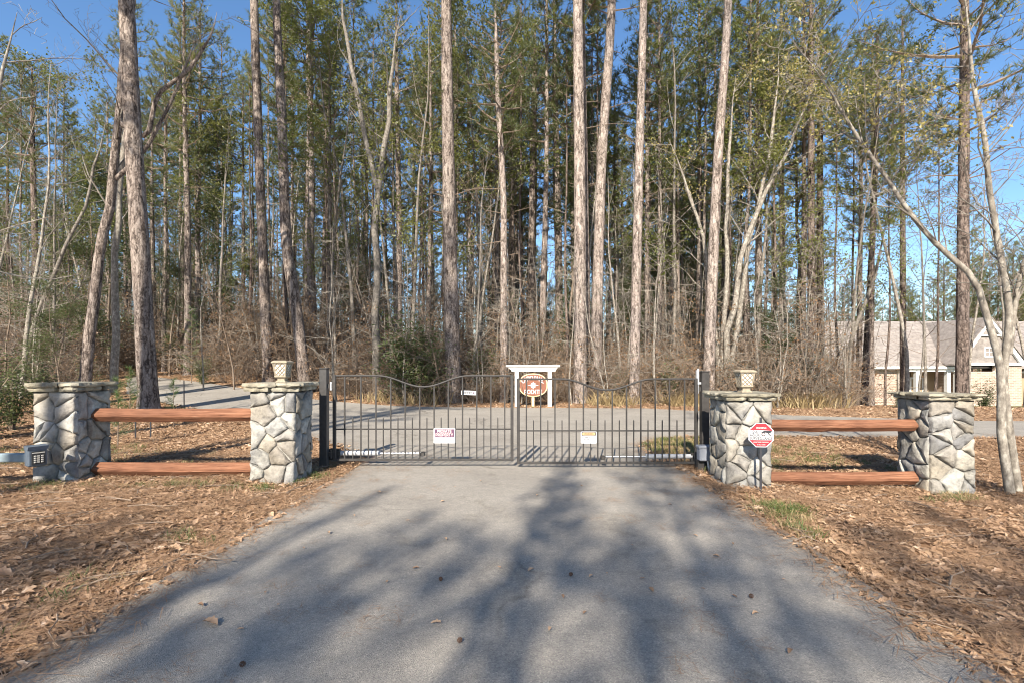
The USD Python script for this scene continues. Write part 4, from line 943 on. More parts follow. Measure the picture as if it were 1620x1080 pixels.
# saplings: thin upright stems with twigs, some with dead leaves
SAPS = []
for i in range(7):
    r = np.random.default_rng(600 + i); c = kind_class(f"sapling_kind_{i}"); Ht = (5.5, 4.2, 6.5, 3.4, 5.0, 4.5, 3.0)[i]; tb = Tubes(); tips = []
    for s_ in range((1, 2, 1, 3, 2, 2, 4)[i]):
        k = 7; d = unit(np.r_[r.normal(0, 0.10, 2), 1.0]); p = [np.r_[r.normal(0, 0.15 if s_ else 0.01, 2), -0.1]]; hh = Ht * r.uniform(0.7, 1.0)
        for j in range(k - 1): d = unit(d + np.r_[r.normal(0, 0.09, 2), 0.05]); p.append(p[-1] + d * hh / (k - 1))
        p = np.array(p); tb.add(p, np.linspace(0.006 * hh, 0.004, k), 4)
        for t in r.uniform(0.12, 1.0, 24):
            q = t * (k - 1); j = min(k - 2, int(q)); p0 = p[j] + (p[j + 1] - p[j]) * (q - j); az = r.uniform(0, 6.28)
            dd = unit(np.array([math.cos(az), math.sin(az), r.uniform(-0.1, 0.9)])); l = hh * 0.26 * (1.1 - t * 0.7) * r.uniform(0.5, 1.3)
            e1 = p0 + dd * l * 0.5; e2 = e1 + unit(dd + r.normal(0, 0.3, 3)) * l * 0.5; tb.add([p0, e1, e2], [0.0075, 0.0055, 0.0035], 3); tips.append(e2); tips.append(e1)
            for w in range(4):
                b0 = p0 + (e2 - p0) * r.uniform(0.3, 0.95); e3 = b0 + unit(dd + r.normal(0, 0.6, 3)) * l * 0.4; tb.add([b0, e3], [0.0045, 0.0028], 3); tips.append(e3)
    ARR[c.GetName()] = [("stems", tb.mesh(), "pale_bark" if i in (0, 4) else "twig_bark")]
    usdkit.mesh(stage, f"{c.GetPath()}/stems", tb.mesh(), M["pale_bark" if i in (0, 4) else "twig_bark"])
    if i in (1, 3, 5):
        tips = np.array(tips); P = tips[r.integers(0, len(tips), 260)] + r.normal(0, 0.05, (260, 3))
        lm_ = leaf_mesh(P, r, 0.09, 0.6, 0.8); ARR[c.GetName()].append(("leaves", lm_, "brown_leaves")); usdkit.mesh(stage, f"{c.GetPath()}/leaves", lm_, M["brown_leaves"])
    SAPS.append(c)
# tangled brush
BRUSH = []
for i in range(4):
    r = np.random.default_rng(650 + i); c = kind_class(f"brush_kind_{i}"); tb = Tubes(); tips = []
    for s_ in range(30):
        k = 6; az = r.uniform(0, 6.28); d = unit(np.array([math.cos(az) * 0.5, math.sin(az) * 0.5, 1.0])); p = [np.r_[r.normal(0, 0.5, 2), -0.1]]; hh = r.uniform(1.2, 3.2)
        for j in range(k - 1): d = unit(d + r.normal(0, 0.28, 3) + [0, 0, -0.08 * j]); p.append(p[-1] + d * hh / (k - 1))
        p = np.array(p); tb.add(p, np.linspace(0.011, 0.004, k), 3)
        for t in r.uniform(0.2, 1.0, 8):
            q = t * (k - 1); j = min(k - 2, int(q)); p0 = p[j] + (p[j + 1] - p[j]) * (q - j); e = p0 + unit(r.normal(0, 1, 3) + [0, 0, 0.3]) * r.uniform(0.2, 0.7); tb.add([p0, (p0 + e) / 2 + r.normal(0, 0.04, 3), e], [0.006, 0.005, 0.003], 3); tips.append(e)
    tips = np.array(tips); nlf = 420; P = tips[r.integers(0, len(tips), nlf)] + r.normal(0, 0.12, (nlf, 3))
    ARR[c.GetName()] = [("stems", tb.mesh(), "twig_bark"), ("leaves", leaf_mesh(P, r, 0.085, 0.6, 0.6), "brown_leaves")]
    BRUSH.append(c)
# evergreen shrubs
SHRUBS = []
for i in range(3):
    r = np.random.default_rng(700 + i); c = kind_class(f"shrub_kind_{i}"); n = 2600; tb = Tubes(); P = []
    for s_ in range(22):
        az = r.uniform(0, 6.28); e = np.array([math.cos(az) * r.uniform(0.1, 0.9), math.sin(az) * r.uniform(0.1, 0.9), r.uniform(0.5, 2.2)]); m_ = e * [0.3, 0.3, 0.55]
        tb.add([[0, 0, -0.1], m_, e], [0.018, 0.011, 0.004], 3)
        for t in r.uniform(0.25, 1.05, n // 22): P.append((m_ * min(1, t * 2) if t < 0.5 else m_ + (e - m_) * (t * 2 - 1)) + r.normal(0, 0.15, 3))
    P = np.array(P); P = P[P[:, 2] > 0.05]
    usdkit.mesh(stage, f"{c.GetPath()}/stems", tb.mesh(), M["twig_bark"]); usdkit.mesh(stage, f"{c.GetPath()}/leaves", leaf_mesh(P, r, 0.095), M["evergreen_leaves"])
    SHRUBS.append(c)
# young pines
SEEDL = []
for i in range(2):
    r = np.random.default_rng(730 + i); c = kind_class(f"young_pine_kind_{i}"); Ht = (2.2, 3.4)[i]; tb = Tubes(); tb.add([[0, 0, -0.1], [0.02, 0.01, Ht * 0.5], [0, 0, Ht]], [0.022, 0.015, 0.006], 5); TP, TA = [], []
    for t in np.linspace(0.12, 1.0, 26):
        az = r.uniform(0, 6.28); l = (0.15 + 0.42 * (1 - t) * Ht * 0.5) * r.uniform(0.7, 1.2); p0 = np.array([0, 0, Ht * t]); d = unit(np.array([math.cos(az), math.sin(az), 0.45])); tb.add([p0, p0 + d * l], [0.008, 0.004], 3)
        for w in np.linspace(0.3, 1, 4): TP.append(p0 + d * l * w); TA.append(unit(d + [0, 0, 0.5]))
    usdkit.mesh(stage, f"{c.GetPath()}/stem", tb.mesh(), M["twig_bark"]); usdkit.mesh(stage, f"{c.GetPath()}/needles", needle_mesh(np.array(TP), np.array(TA), r, 16, 0.2, 0.006), M["seedling_needles"])
    SEEDL.append(c)

# ------------------------------------------------------------------ tall pines one can tell apart
def key_pine(label, pts_px, Y, w0, w1, bark_name, crown, cb=None, top=None, seed=0, sides=20, rough=0.035, scale=1.0, rotz=None, dead=5):
    """pts_px: columns and rows of the trunk from its foot up, standing at distance Y"""
    r = np.random.default_rng(seed + 900)
    P = np.array([(wx(px, Y), Y, wz(py, Y)) for px, py in pts_px])
    q_ = math.cos(math.atan(P[0, 0] / Y)); w0, w1 = w0 * q_ * 1.06, w1 * q_ * 1.06
    P[0, 2] = h(P[0, 0], Y) - 0.15
    d = unit(P[-1] - P[-2]); d = unit(d * [0.5, 0.5, 1])
    c, Hc = CROWNS[crown]; Hc *= scale
    if cb is None: cb = P[-1, 2] + 2.0
    ex = []
    zt = cb + Hc * 0.96
    if P[-1, 2] < zt - 0.5:
        n = 5; z0 = P[-1, 2]
        for k in range(1, n + 1):
            zz = z0 + (zt - z0) * k / n; ex.append(P[-1] + d * [1, 1, 0] / max(d[2], .5) * min(zz - z0, 3.0) * [1, 1, 0] + [0, 0, zz - z0])
    P = np.vstack([P] + ([np.array(ex)] if ex else []))
    ra = np.interp(P[:, 2], [P[0, 2], wz(pts_px[-1][1], Y), zt], [w0 * 0.42 * Y / FPX, w1 * 0.42 * Y / FPX, 0.035])
    o = np.array([P[0, 0], Y, P[0, 2]])
    t = thing("pine_tree", label, "pine tree", o)
    obj("trunk", trunk_tube(P - o, ra, sides, seed, rough), bark_name, t, smooth=True)
    cx_, cy_ = np.interp(cb, P[:, 2], P[:, 0]), np.interp(cb, P[:, 2], P[:, 1])
    copy_of(c, "crown", loc=np.array([cx_, cy_, cb]) - o, rotz=r.uniform(0, 360) if rotz is None else rotz, scale=scale, parent=t)
    if dead:
        for _ in range(dead):
            tb = Tubes(); z0 = r.uniform(min(6, cb - 2), cb); q = np.array([np.interp(z0, P[:, 2], P[:, 0]), Y, z0]); az = r.uniform(0, 6.28); l = r.uniform(0.6, 2.0)
            e1 = q + np.array([math.cos(az), math.sin(az), r.uniform(-0.1, 0.4)]) * l * 0.6; e2 = e1 + np.array([math.cos(az + .5), math.sin(az + .5), r.uniform(-0.3, 0.4)]) * l * 0.4
            tb.add([q - o, e1 - o, e2 - o], [0.022, 0.014, 0.006], 4)
            v, f = tb.mesh(); obj("dead_branch", (v, f), "dead_wood", t)
    return t
key_pine("thickest pine, rough pale trunk standing behind the left wooden rails", [(236, 650), (222, 400), (210, 200), (200, 0)], 14.0, 38, 30, "pine_bark", 1, seed=1, sides=40, rough=0.06, dead=3)
key_pine("tall straight pine right behind the lamp on the left gate pillar", [(425, 622), (412, 300), (402, 0)], 22.0, 20, 15, "pine_bark", 0, seed=2)
key_pine("pine with bowed trunk rising behind the left gate post", [(483, 628), (470, 500), (453, 380), (446, 200), (437, 0)], 20.0, 23, 14, "pine_bark", 3, seed=3)
key_pine("slim pine with a pale upper trunk just right of the bowed pine", [(494, 600), (487, 480), (492, 50)], 27.0, 13, 10, "pine_bark", 2, seed=4, cb=17)
key_pine("broad dark-barked pine directly behind the dip of the left gate leaf", [(718, 640), (712, 400), (706, 0)], 18.6, 29, 18, "pine_bark", 1, seed=5, sides=30, rough=0.05)
key_pine("slim straight pine just left of the CARDINAL POINTE sign, needle clumps on its upper trunk", [(797, 637), (797, 350), (786, 110)], 18.8, 14, 9, "pale_pine_bark", 2, seed=6, cb=9.3, scale=0.8)
key_pine("tall pale pine rising just right of the CARDINAL POINTE sign", [(918, 637), (917, 300), (914, 0)], 18.4, 24, 17, "pale_pine_bark", 0, seed=7, sides=28, dead=2)
key_pine("thinner pine half hidden behind the pale pine right of the sign", [(930, 630), (926, 300), (921, 0)], 19.6, 13, 9, "pine_bark", 3, seed=8, cb=14)
key_pine("pale pine leaning right, second to the right of the CARDINAL POINTE sign", [(943, 635), (950, 300), (968, 0)], 19.4, 21, 15, "pale_pine_bark", 2, seed=9, sides=24, dead=4, cb=15)
key_pine("tall clean pale pine behind the dip of the right gate leaf", [(1003, 638), (1010, 300), (1018, 0)], 18.2, 19, 13, "pale_pine_bark", 1, seed=10, sides=24, dead=3)
key_pine("pale leaning pine rising behind the right gate post", [(1120, 640), (1133, 300), (1152, 0)], 18.0, 22, 14, "pale_pine_bark", 3, seed=11, sides=24, dead=2)
key_pine("dark pine, left one of the close pair behind the upper right rail", [(1284, 645), (1283, 130)], 20.5, 17, 12, "dark_pine_bark", 0, seed=12, cb=11.5, scale=0.75)
key_pine("dark pine, right one of the close pair behind the upper right rail", [(1299, 640), (1297, 200)], 23.5, 15, 11, "dark_pine_bark", 2, seed=13, cb=11, scale=0.8)
key_pine("slim dark pine leaning over the house's left end", [(1366, 655), (1375, 480), (1386, 240)], 20.5, 15, 9, "dark_pine_bark", 2, seed=14, cb=10, scale=0.7)
key_pine("slim dark pine before the house porch, left of the rightmost pillar's edge", [(1429, 650), (1428, 270)], 22.0, 13, 10, "dark_pine_bark", 3, seed=15, cb=9.5, scale=0.65)
key_pine("big dark pine hiding the house gable behind the rightmost pillar", [(1522, 660), (1524, 350), (1526, 100)], 14.5, 27, 19, "dark_pine_bark", 0, seed=16, sides=28, rough=0.05, cb=7.9, scale=0.95)
key_pine("pine with forked side boughs left of the left gate pillar across the road", [(297, 610), (297, 400), (292, 150)], 24.0, 15, 9, "pine_bark", 3, seed=17, cb=11, scale=0.8)
key_pine("dark pine among the shrubs above the leftmost pillar", [(58, 590), (56, 400), (52, 260)], 24.0, 15, 11, "dark_pine_bark", 2, seed=18, cb=10, scale=0.8)
key_pine("slim pine standing between the left gate dip and the twin-forked grey tree", [(632, 630), (632, 400), (628, 170)], 24.0, 12, 9, "pine_bark", 1, seed=19, cb=12, scale=0.75)
key_pine("back pine right of the slim needle-clumped pine, seen above the sign", [(840, 630), (842, 300), (846, 120)], 27.0, 13, 10, "pine_bark", 0, seed=20, cb=12.5, scale=0.85)
key_pine("knotty back pine left of the tall pale pine right of the sign", [(886, 625), (884, 400), (878, 130)], 26.0, 14, 10, "pine_bark", 3, seed=21, cb=12, scale=0.85)

# ------------------------------------------------------------------ broad-leaved trees one can tell apart
def main_stem(pts, Y, w0, w1, t0=0.3, dy=0.0):
    P = np.array([(wx(px, Y), Y + dy * i, wz(py, Y)) for i, (px, py) in enumerate(pts)])
    L = np.r_[0, np.cumsum(np.linalg.norm(np.diff(P, axis=0), axis=1))]
    from scipy.interpolate import PchipInterpolator
    n = max(14, len(pts) * 3); s = np.linspace(0, L[-1], n)
    q_ = math.cos(math.atan(P[0, 0] / Y)); w0, w1 = w0 * q_, w1 * q_
    C = PchipInterpolator(L, P)(s); q = np.c_[s * 0.7, np.full(n, pts[0][0] * 0.37), np.zeros(n)]
    C[:, 0] += (meshkit.fbm(q, 3, 3) - 0.5) * 0.028 * L[-1] * np.minimum(1, s / L[-1] * 4); C[:, 1] += (meshkit.fbm(q, 3, 8) - 0.5) * 0.03 * L[-1] * np.minimum(1, s / L[-1] * 4)
    return C, np.linspace(w0, w1, n) / 2 * Y / FPX * np.minimum(1, (1 - np.linspace(0, 1, n)) * 4 + 0.12), t0
def key_bare(label, name, stems, seed, trunk_m, branch_m, spread=0.45, nchild=(9, 5, 4), leaves=None, up=0.3):
    o = np.array([stems[0][0][0][0], stems[0][0][0][1], h(stems[0][0][0][0], stems[0][0][0][1])])
    ms = [(P - o, R, t0) for P, R, t0 in stems]
    tr, br, tips = bare_tree(seed, 1, 1, spread, 3, nchild, mains=ms, up=up)
    t = thing(name, label, "tree", o)
    obj("trunk", tr, trunk_m, t, smooth=True); obj("branches", br, branch_m, t)
    if leaves:
        r = np.random.default_rng(seed); n, sz, m_, cond = leaves
        tp = tips[cond(tips + o)]
        if len(tp):
            P = tp[r.integers(0, len(tp), n)] + r.normal(0, 0.07, (n, 3)); obj("leaves", leaf_mesh(P, r, sz, 0.6, 0.7), m_, t)
    return t
key_bare("grey twin-stemmed bare tree close beside the rightmost pillar, one stem reaching left", "bare_tree",
         [main_stem([(1599, 785), (1586, 640), (1579, 520), (1562, 440), (1515, 385), (1440, 285), (1390, 205), (1330, 110), (1270, 20)], 5.75, 19, 4, 0.42, 0.05),
          main_stem([(1612, 785), (1596, 650), (1598, 520), (1584, 430), (1560, 300), (1548, 190), (1536, 60), (1522, -60)], 5.8, 18, 6, 0.35),
          main_stem([(1597, 560), (1612, 440), (1640, 330), (1680, 150)], 5.8, 12, 5, 0.2)], 61, "pale_bark", "grey_bark", 0.5, (19, 7, 5),
         (1900, 0.055, "yellow_leaves", lambda q: (q[:, 2] > 3.9) & (q[:, 0] < 5.6)), up=0.22)
key_bare("leaning dark-footed bare tree just left of the thickest pine", "bare_tree",
         [main_stem([(134, 615), (150, 470), (170, 320), (188, 200), (196, 60), (190, -80)], 15.0, 22, 10, 0.4),
          main_stem([(190, 195), (228, 215), (250, 150), (300, 110), (345, 20)], 15.0, 10, 5, 0.4), main_stem([(175, 290), (235, 225), (275, 150), (310, 60)], 15.0, 9, 4, 0.4)], 62, "pine_bark", "grey_bark", 0.5)
key_bare("straight pale-barked tree between the leaning tree and the thickest pine", "bare_tree", [main_stem([(180, 620), (183, 450), (190, 250), (196, 40)], 16.0, 15, 7, 0.45)], 63, "pale_bark", "grey_bark", 0.4)
key_bare("grey forked tree standing behind the left part of the left gate leaf", "bare_tree",
         [main_stem([(596, 628), (594, 400), (597, 300), (618, 160), (632, 20)], 19.5, 14, 6, 0.5), main_stem([(597, 300), (575, 200), (552, 90), (540, -20)], 19.5, 9, 5, 0.3)], 64, "grey_bark", "grey_bark", 0.5)
key_bare("pale many-stemmed bare tree fanning out right of the right gate post", "bare_tree",
         [main_stem([(1146, 640), (1160, 470), (1200, 330), (1248, 230), (1292, 130)], 19.0, 12, 4, 0.4), main_stem([(1142, 640), (1150, 420), (1155, 260), (1160, 120)], 19.2, 10, 4, 0.4),
          main_stem([(1138, 640), (1121, 430), (1092, 320), (1058, 220)], 19.4, 9, 4, 0.4), main_stem([(1150, 640), (1180, 420), (1212, 260), (1232, 80)], 19.1, 10, 4, 0.4)], 65, "pale_bark", "pale_bark", 0.42, leaves=(1500, 0.12, "yellow_leaves", lambda q: q[:, 2] > 8))
key_bare("slender crooked pale tree close before the house's left windows", "bare_tree", [main_stem([(1338, 650), (1345, 560), (1362, 500), (1385, 440), (1400, 350)], 19.0, 9, 4, 0.3)], 66, "grey_bark", "twig_bark", 0.5)
key_bare("bare tree with low white twigs reaching in at the left edge", "bare_tree", [main_stem([(-70, 640), (-66, 480), (-50, 330), (-10, 180), (30, 20)], 9.0, 20, 8, 0.2)], 67, "pale_bark", "pale_bark", 0.62, (12, 6, 4), up=0.1)
key_bare("bare tree with upswept branches above the far left shrubs", "bare_tree", [main_stem([(30, 600), (60, 500), (100, 400), (140, 300), (170, 170)], 19.0, 10, 4, 0.25)], 68, "grey_bark", "grey_bark", 0.6)

# ------------------------------------------------------------------ the wood behind, tree by tree
MARKS = [(-120, "left edge"), (160, "leaning tree"), (215, "thickest pine"), (297, "forked-bough pine"), (410, "lamp pine"), (460, "bowed pine"), (596, "grey forked tree"), (712, "broad dark pine"), (796, "needle-clumped pine"),
         (916, "tall pale pine"), (951, "pale leaning pine"), (1009, "clean pale pine"), (1133, "gatepost pine"), (1285, "close pine pair"), (1380, "house pine"), (1524, "big dark pine"), (1800, "right edge")]
PENDING = []
def later(prim, what, x, Y):
    px = 810 + x * FPX / Y
    k = max(i for i, m_ in enumerate(MARKS) if m_[0] <= px or i == 0); k = min(k, len(MARKS) - 2)
    PENDING.append((f"{what} between {MARKS[k][1]} and {MARKS[k + 1][1]}", px, prim))
ORD = "first second third fourth fifth sixth seventh eighth ninth tenth eleventh twelfth thirteenth fourteenth".split()
def settle():
    by = {}
    for b, px, p in PENDING: by.setdefault(b, []).append((px, p))
    for b, L in by.items():
        L.sort(key=lambda q: q[0])
        for i, (px, p) in enumerate(L): tag(p, b if len(L) == 1 else f"{ORD[i]} from left, {b}")
r = np.random.default_rng(77)
def spot_ok(x, y, taken, d):
    if shapely.contains_xy(all_paved.buffer(0.9), x, y) or shapely.contains_xy(lawn.buffer(0.5), x, y) or shapely.contains_xy(house_drive_poly.buffer(0.8), x, y): return False
    if 27 < x < 52 and y > 37: return False
    return all((x - a_) ** 2 + (y - b_) ** 2 > d * d for a_, b_ in taken)
taken = [tuple(p.GetAttribute("xformOp:translate").Get()[:2]) for p in stage.GetPrimAtPath("/World").GetChildren() if p.GetName().startswith(("pine_tree", "bare_tree"))]
ZONES = [  # columns, distances, how many, label, group, kinds, name, size
    ((-60, 180), (24, 46), 24, "x", "background pines at the left", (0, 2, 5, 5, 6, 7), "pine_tree", (0.7, 0.95)),
    ((200, 420), (24, 48), 30, "x", "background pines left of the gate", (0, 1, 3, 5, 6, 6, 7, 7), "pine_tree", (0.75, 1.05)),
    ((420, 720), (22, 46), 46, "x", "background pines behind the left gate leaf", (0, 1, 3, 5, 6, 6, 7, 7), "pine_tree", (0.85, 1.1)),
    ((730, 960), (22, 46), 36, "x", "background pines around the sign", (0, 1, 3, 5, 6, 6, 7, 7), "pine_tree", (0.85, 1.1)),
    ((970, 1160), (22, 48), 24, "x", "background pines behind the right gate leaf", (0, 1, 5, 3, 6, 7), "pine_tree", (0.78, 1.08)),
    ((1160, 1400), (20, 36), 13, "x", "background pines behind the right rails", (0, 5, 1, 2, 7), "pine_tree", (0.7, 1.0)),
    ((1250, 1700), (60, 80), 16, "x", "background pines beyond the house", (0, 2, 4, 5), "pine_tree", (0.6, 0.85)),
]
for (p0, p1), (y0, y1), n, lab, grp, kinds, nm, sc in ZONES:
    k = 0; tries = 0
    while k < n and tries < 3000:
        tries += 1
        Y = r.uniform(y0, y1); x = wx(r.uniform(p0, p1), Y)
        if not spot_ok(x, Y, taken, 1.4): continue
        taken.append((x, Y)); k += 1
        kd = r.choice(kinds); size = r.uniform(*sc)
        later(copy_of(PINES[kd], nm, lab, "pine tree", (x, Y, float(gz(x, Y))), r.uniform(0, 360), grp, size), ("mid-height background pine", "tall background pine", "low-crowned dark background pine", "tallest pale background pine", "short bushy background pine", "high-crowned background pine", "thin dark pole pine", "thin tall pole pine")[kd], x, Y)
for (p0, p1), (y0, y1), n, lab, grp, cls, nm, ctg, sc in [
    ((-80, 190), (16, 34), 14, "thin bare broad-leaved tree in the left woods above the leftmost pillar", "bare trees in the left woods", BARES, "bare_tree", "tree", (0.7, 1.05)),
    ((240, 520), (19.5, 34), 14, "thin bare broad-leaved tree in the woods left of the gate", "bare trees left of the gate", BARES, "bare_tree", "tree", (0.7, 1.1)),
    ((520, 830), (19, 32), 16, "thin bare broad-leaved tree in the woods behind the left gate leaf", "bare trees behind the left gate leaf", BARES, "bare_tree", "tree", (0.7, 1.1)),
    ((830, 1110), (19, 32), 16, "thin bare broad-leaved tree in the woods behind the right gate leaf", "bare trees behind the right gate leaf", BARES, "bare_tree", "tree", (0.6, 0.95)),
    ((1150, 1400), (17.5, 34), 11, "thin bare broad-leaved tree in the strip of wood behind the right rails", "bare trees behind the right rails", BARES, "bare_tree", "tree", (0.55, 0.9)),
    ((1420, 1660), (16, 32), 8, "thin bare broad-leaved tree between the rightmost pillar and the house", "bare trees before the house", BARES, "bare_tree", "tree", (0.5, 0.8)),
    ((-60, 180), (17, 34), 8, "small green-leaved understorey tree in the left woods", "green understorey trees at the left", GREENS, "understorey_tree", "tree", (0.8, 1.3)),
    ((300, 900), (20, 34), 9, "small green-leaved understorey tree behind the left gate leaf", "green understorey trees behind the gate", GREENS, "understorey_tree", "tree", (0.8, 1.4)),
    ((960, 1290), (24, 36), 8, "small green-leaved understorey tree in the woods right of the gate", "green understorey trees at the right", GREENS, "understorey_tree", "tree", (0.7, 1.1)),
]:
    k = 0; tries = 0
    while k < n and tries < 3000:
        tries += 1
        Y = r.uniform(y0, y1); x = wx(r.uniform(p0, p1), Y)
        if not spot_ok(x, Y, taken, 0.9): continue
        taken.append((x, Y)); k += 1
        kd = r.integers(0, len(cls))
        later(copy_of(cls[kd], nm, lab, ctg, (x, Y, float(gz(x, Y))), r.uniform(0, 360), grp, r.uniform(*sc)), "small green-leaved tree" if cls is GREENS else ("pale bare tree", "thin brown bare tree", "larger pale bare tree", "small spreading bare tree", "leaning bare tree")[kd], x, Y)
settle()
# pale slim saplings in front
for px, Y, kd, sc, lb in ((160 * 0 + 1040, 17.8, 0, 1.35, "white-stemmed crooked sapling right of the clean pale pine behind the right gate leaf"), (965, 18.0, 4, 1.25, "pale slim sapling between the two pale pines right of the sign"), (905, 17.9, 0, 1.1, "pale slim sapling hugging the left of the tall pale pine right of the sign"),
                          (322, 18.9, 0, 1.0, "leaning pale sapling right of the forked-bough pine across the road"), (371, 19.4, 2, 1.3, "pale sapling at the road's far edge left of the left gate pillar's lamp"), (535, 17.9, 4, 1.3, "pale slim sapling rising above the hinge end of the left gate leaf"), (640, 17.8, 0, 0.9, "crooked pale sapling behind the left end of the left gate dip"),
                          (842, 17.6, 2, 1.2, "pale sapling right behind the CARDINAL POINTE sign board"), (1200, 17.0, 0, 1.2, "pale sapling right of the lamp beside the surveillance sign"), (1345, 17.2, 4, 1.0, "thin sapling in front of the house's left corner")):
    x = wx(px, Y); copy_of(SAPS[kd], "sapling", lb, "sapling", (x, Y, float(gz(x, Y))), r.uniform(0, 360), None, sc)
# trees in spring leaf
for px, Y, kd, sc, lb in ((1070, 21.5, 0, 1.15, "yellow-green budding tree between the clean pale pine and the gatepost pine"), (1195, 19.5, 0, 1.0, "yellow-green budding tree above the lamp beside the surveillance sign"), (1262, 21.0, 1, 1.15, "yellow-green budding tree just left of the close pine pair"), (1340, 18.5, 1, 0.95, "yellow-green budding tree right of the close pine pair"),
                          (560, 22.0, 0, 1.2, "yellow-green budding tree left of the grey forked tree"), (655, 21.0, 0, 1.15, "yellow-green budding tree left of the broad dark pine"), (515, 23.0, 1, 1.3, "yellow-green budding tree right of the bowed pine"), (765, 23.0, 0, 1.2, "yellow-green budding tree left of the needle-clumped pine"), (345, 24.0, 0, 1.0, "yellow-green budding tree left of the lamp pine"), (85, 20.0, 1, 1.0, "yellow-green budding tree left of the leaning tree"), (1465, 20.0, 1, 0.95, "yellow-green budding tree before the house left of the big dark pine")):
    x = wx(px, Y); copy_of(BUDS[kd], "budding_tree", lb, "tree", (x, Y, float(gz(x, Y))), r.uniform(0, 360), None, sc)
# small green trees and thin dark pines that screen the house
for px, Y, kd, sc, lb in ((1255, 19.0, 2, 0.75, "small green tree left of the close pine pair"), (95, 15.5, 2, 0.6, "small green tree between leftmost pillar and leaning tree"), (268, 23.5, 1, 0.6, "small green tree right of the thickest pine across the road")):
    x = wx(px, Y); copy_of(GREENS[kd], "understorey_tree", lb, "tree", (x, Y, float(gz(x, Y))), r.uniform(0, 360), None, sc)
for px, Y, kd, sc, lb in ((1318, 19.5, 6, 0.7, "thin dark pole pine just right of the close pine pair"), (1341, 22.5, 6, 0.8, "thin dark pole pine before the house's left corner"), (1402, 20.0, 6, 0.6, "thin dark pole pine left of the house porch columns"), (1475, 22.0, 6, 0.7, "thin dark pole pine before the house's front door"), (1232, 20.0, 6, 0.8, "thin dark pole pine left of the close pine pair"), (1213, 22.0, 7, 0.8, "thin pole pine behind the lamp beside the surveillance sign")):
    x = wx(px, Y); copy_of(PINES[kd], "pine_tree", lb, "pine tree", (x, Y, float(gz(x, Y))), r.uniform(0, 360), None, sc)
# evergreen shrubs
for px, Y, kd, sc, lb in ((640, 18.3, 0, 1.6, "dark evergreen shrub left of the broad dark pine behind the left gate leaf"), (672, 18.5, 1, 1.5, "taller dark evergreen shrub touching the broad dark pine's left side"), (20, 10.5, 2, 0.75, "green shrub left of the leftmost pillar at the picture's edge"), (-25, 9.3, 0, 0.8, "large green shrub at the far left edge above the keypad arm"),
                          (60, 14, 1, 0.7, "low green shrub behind the leftmost pillar"), (1178, 18.5, 2, 0.8, "green shrub behind the lamp beside the surveillance sign"), (1060, 18.8, 1, 0.8, "yellow-green shrub behind the hinge end of the right gate leaf"), (985, 18.7, 2, 0.6, "low yellow-green shrub at the foot of the clean pale pine"), (1265, 19.5, 1, 1.0, "dark evergreen shrub at the foot of the close pair of pines"), (1330, 26, 0, 0.8, "shrub before the left wall of the house"),
                          (1555, 30, 2, 1.0, "round shrub under the arched window of the house"), (1425, 27, 1, 0.7, "low shrub before the house porch"), (320, 20.5, 0, 0.6, "low green shrub beyond the road left of the left gate pillar"), (770, 19.3, 2, 1.1, "dark evergreen shrub left of the slim needle-clumped pine")):
    x = wx(px, Y); copy_of(SHRUBS[kd], "shrub", lb, "shrub", (x, Y, float(gz(x, Y))), r.uniform(0, 360), None, sc)
for px, Y, kd, sc, lb in ((186, 8.6, 0, 0.55, "young green pine right beside the leftmost pillar"), (205, 12.6, 0, 0.6, "young green pine left of the thickest pine's foot"), (303, 20.8, 1, 0.95, "bright green young pine across the road left of the left gate pillar"), (275, 11.2, 0, 0.5, "small young pine beside the thin iron rod")):
    x = wx(px, Y); copy_of(SEEDL[kd], "young_pine", lb, "young pine", (x, Y, float(gz(x, Y))), r.uniform(0, 360), None, sc)
# fallen log
lx, lY = wx(75, 17.5), 17.5
lg = thing("fallen_log", "dark fallen log lying in the leaves above the leftmost pillar", "log", (lx, lY, h(lx, lY) + 0.2))
obj("log", trunk_tube([[-1.8, 0.2, 0.1], [-0.6, 0, 0.05], [0.8, -0.1, 0.0], [1.9, 0.1, -0.05]], [0.28, 0.3, 0.27, 0.2], 14, 3, 0.08), "dark_pine_bark", lg, smooth=True)

# ------------------------------------------------------------------ brush and far wood (nobody could count them)
def wood_points(n, xr, yr, rr_, margin=0.6, cond=None):
    out = []
    while len(out) < n:
        Y = rr_.uniform(*yr); x = wx(rr_.uniform(*xr), Y)
        if shapely.contains_xy(all_paved.buffer(margin), x, Y) or shapely.contains_xy(lawn, x, Y) or shapely.contains_xy(house_drive_poly.buffer(.5), x, Y) or (26 < x < 52 and Y > 36): continue
        if cond and not cond(x, Y): continue
        out.append((x, Y, float(gz(x, Y)) - 0.03))
    return np.array(out)
r2 = np.random.default_rng(5)
A_ = wood_points(260, (310, 1230), (18.0, 32), r2, 1.2); B_ = wood_points(120, (-150, 310), (17, 36), r2, 1.2); C_ = wood_points(55, (1180, 1340), (16.5, 30), r2, 1.2)
P_ = np.vstack([A_, B_, C_]); n = len(P_)
scatter_joined("sapling_thicket", SAPS, P_, r2.uniform(0, 6.28, n), r2.uniform(0.6, 1.35, n) * (1 + 0.3 * ss(19.5, 26, P_[:, 1])), r2.integers(0, len(SAPS), n), "thicket of thin bare saplings and twigs filling the woods", "undergrowth")
A_ = wood_points(230, (310, 1220), (18.3, 32), r2, 1.2); B_ = wood_points(70, (-150, 310), (17, 36), r2, 1.2); C_ = wood_points(28, (1180, 1330), (17, 28), r2, 1.2)
P_ = np.vstack([A_, B_, C_]); n = len(P_)
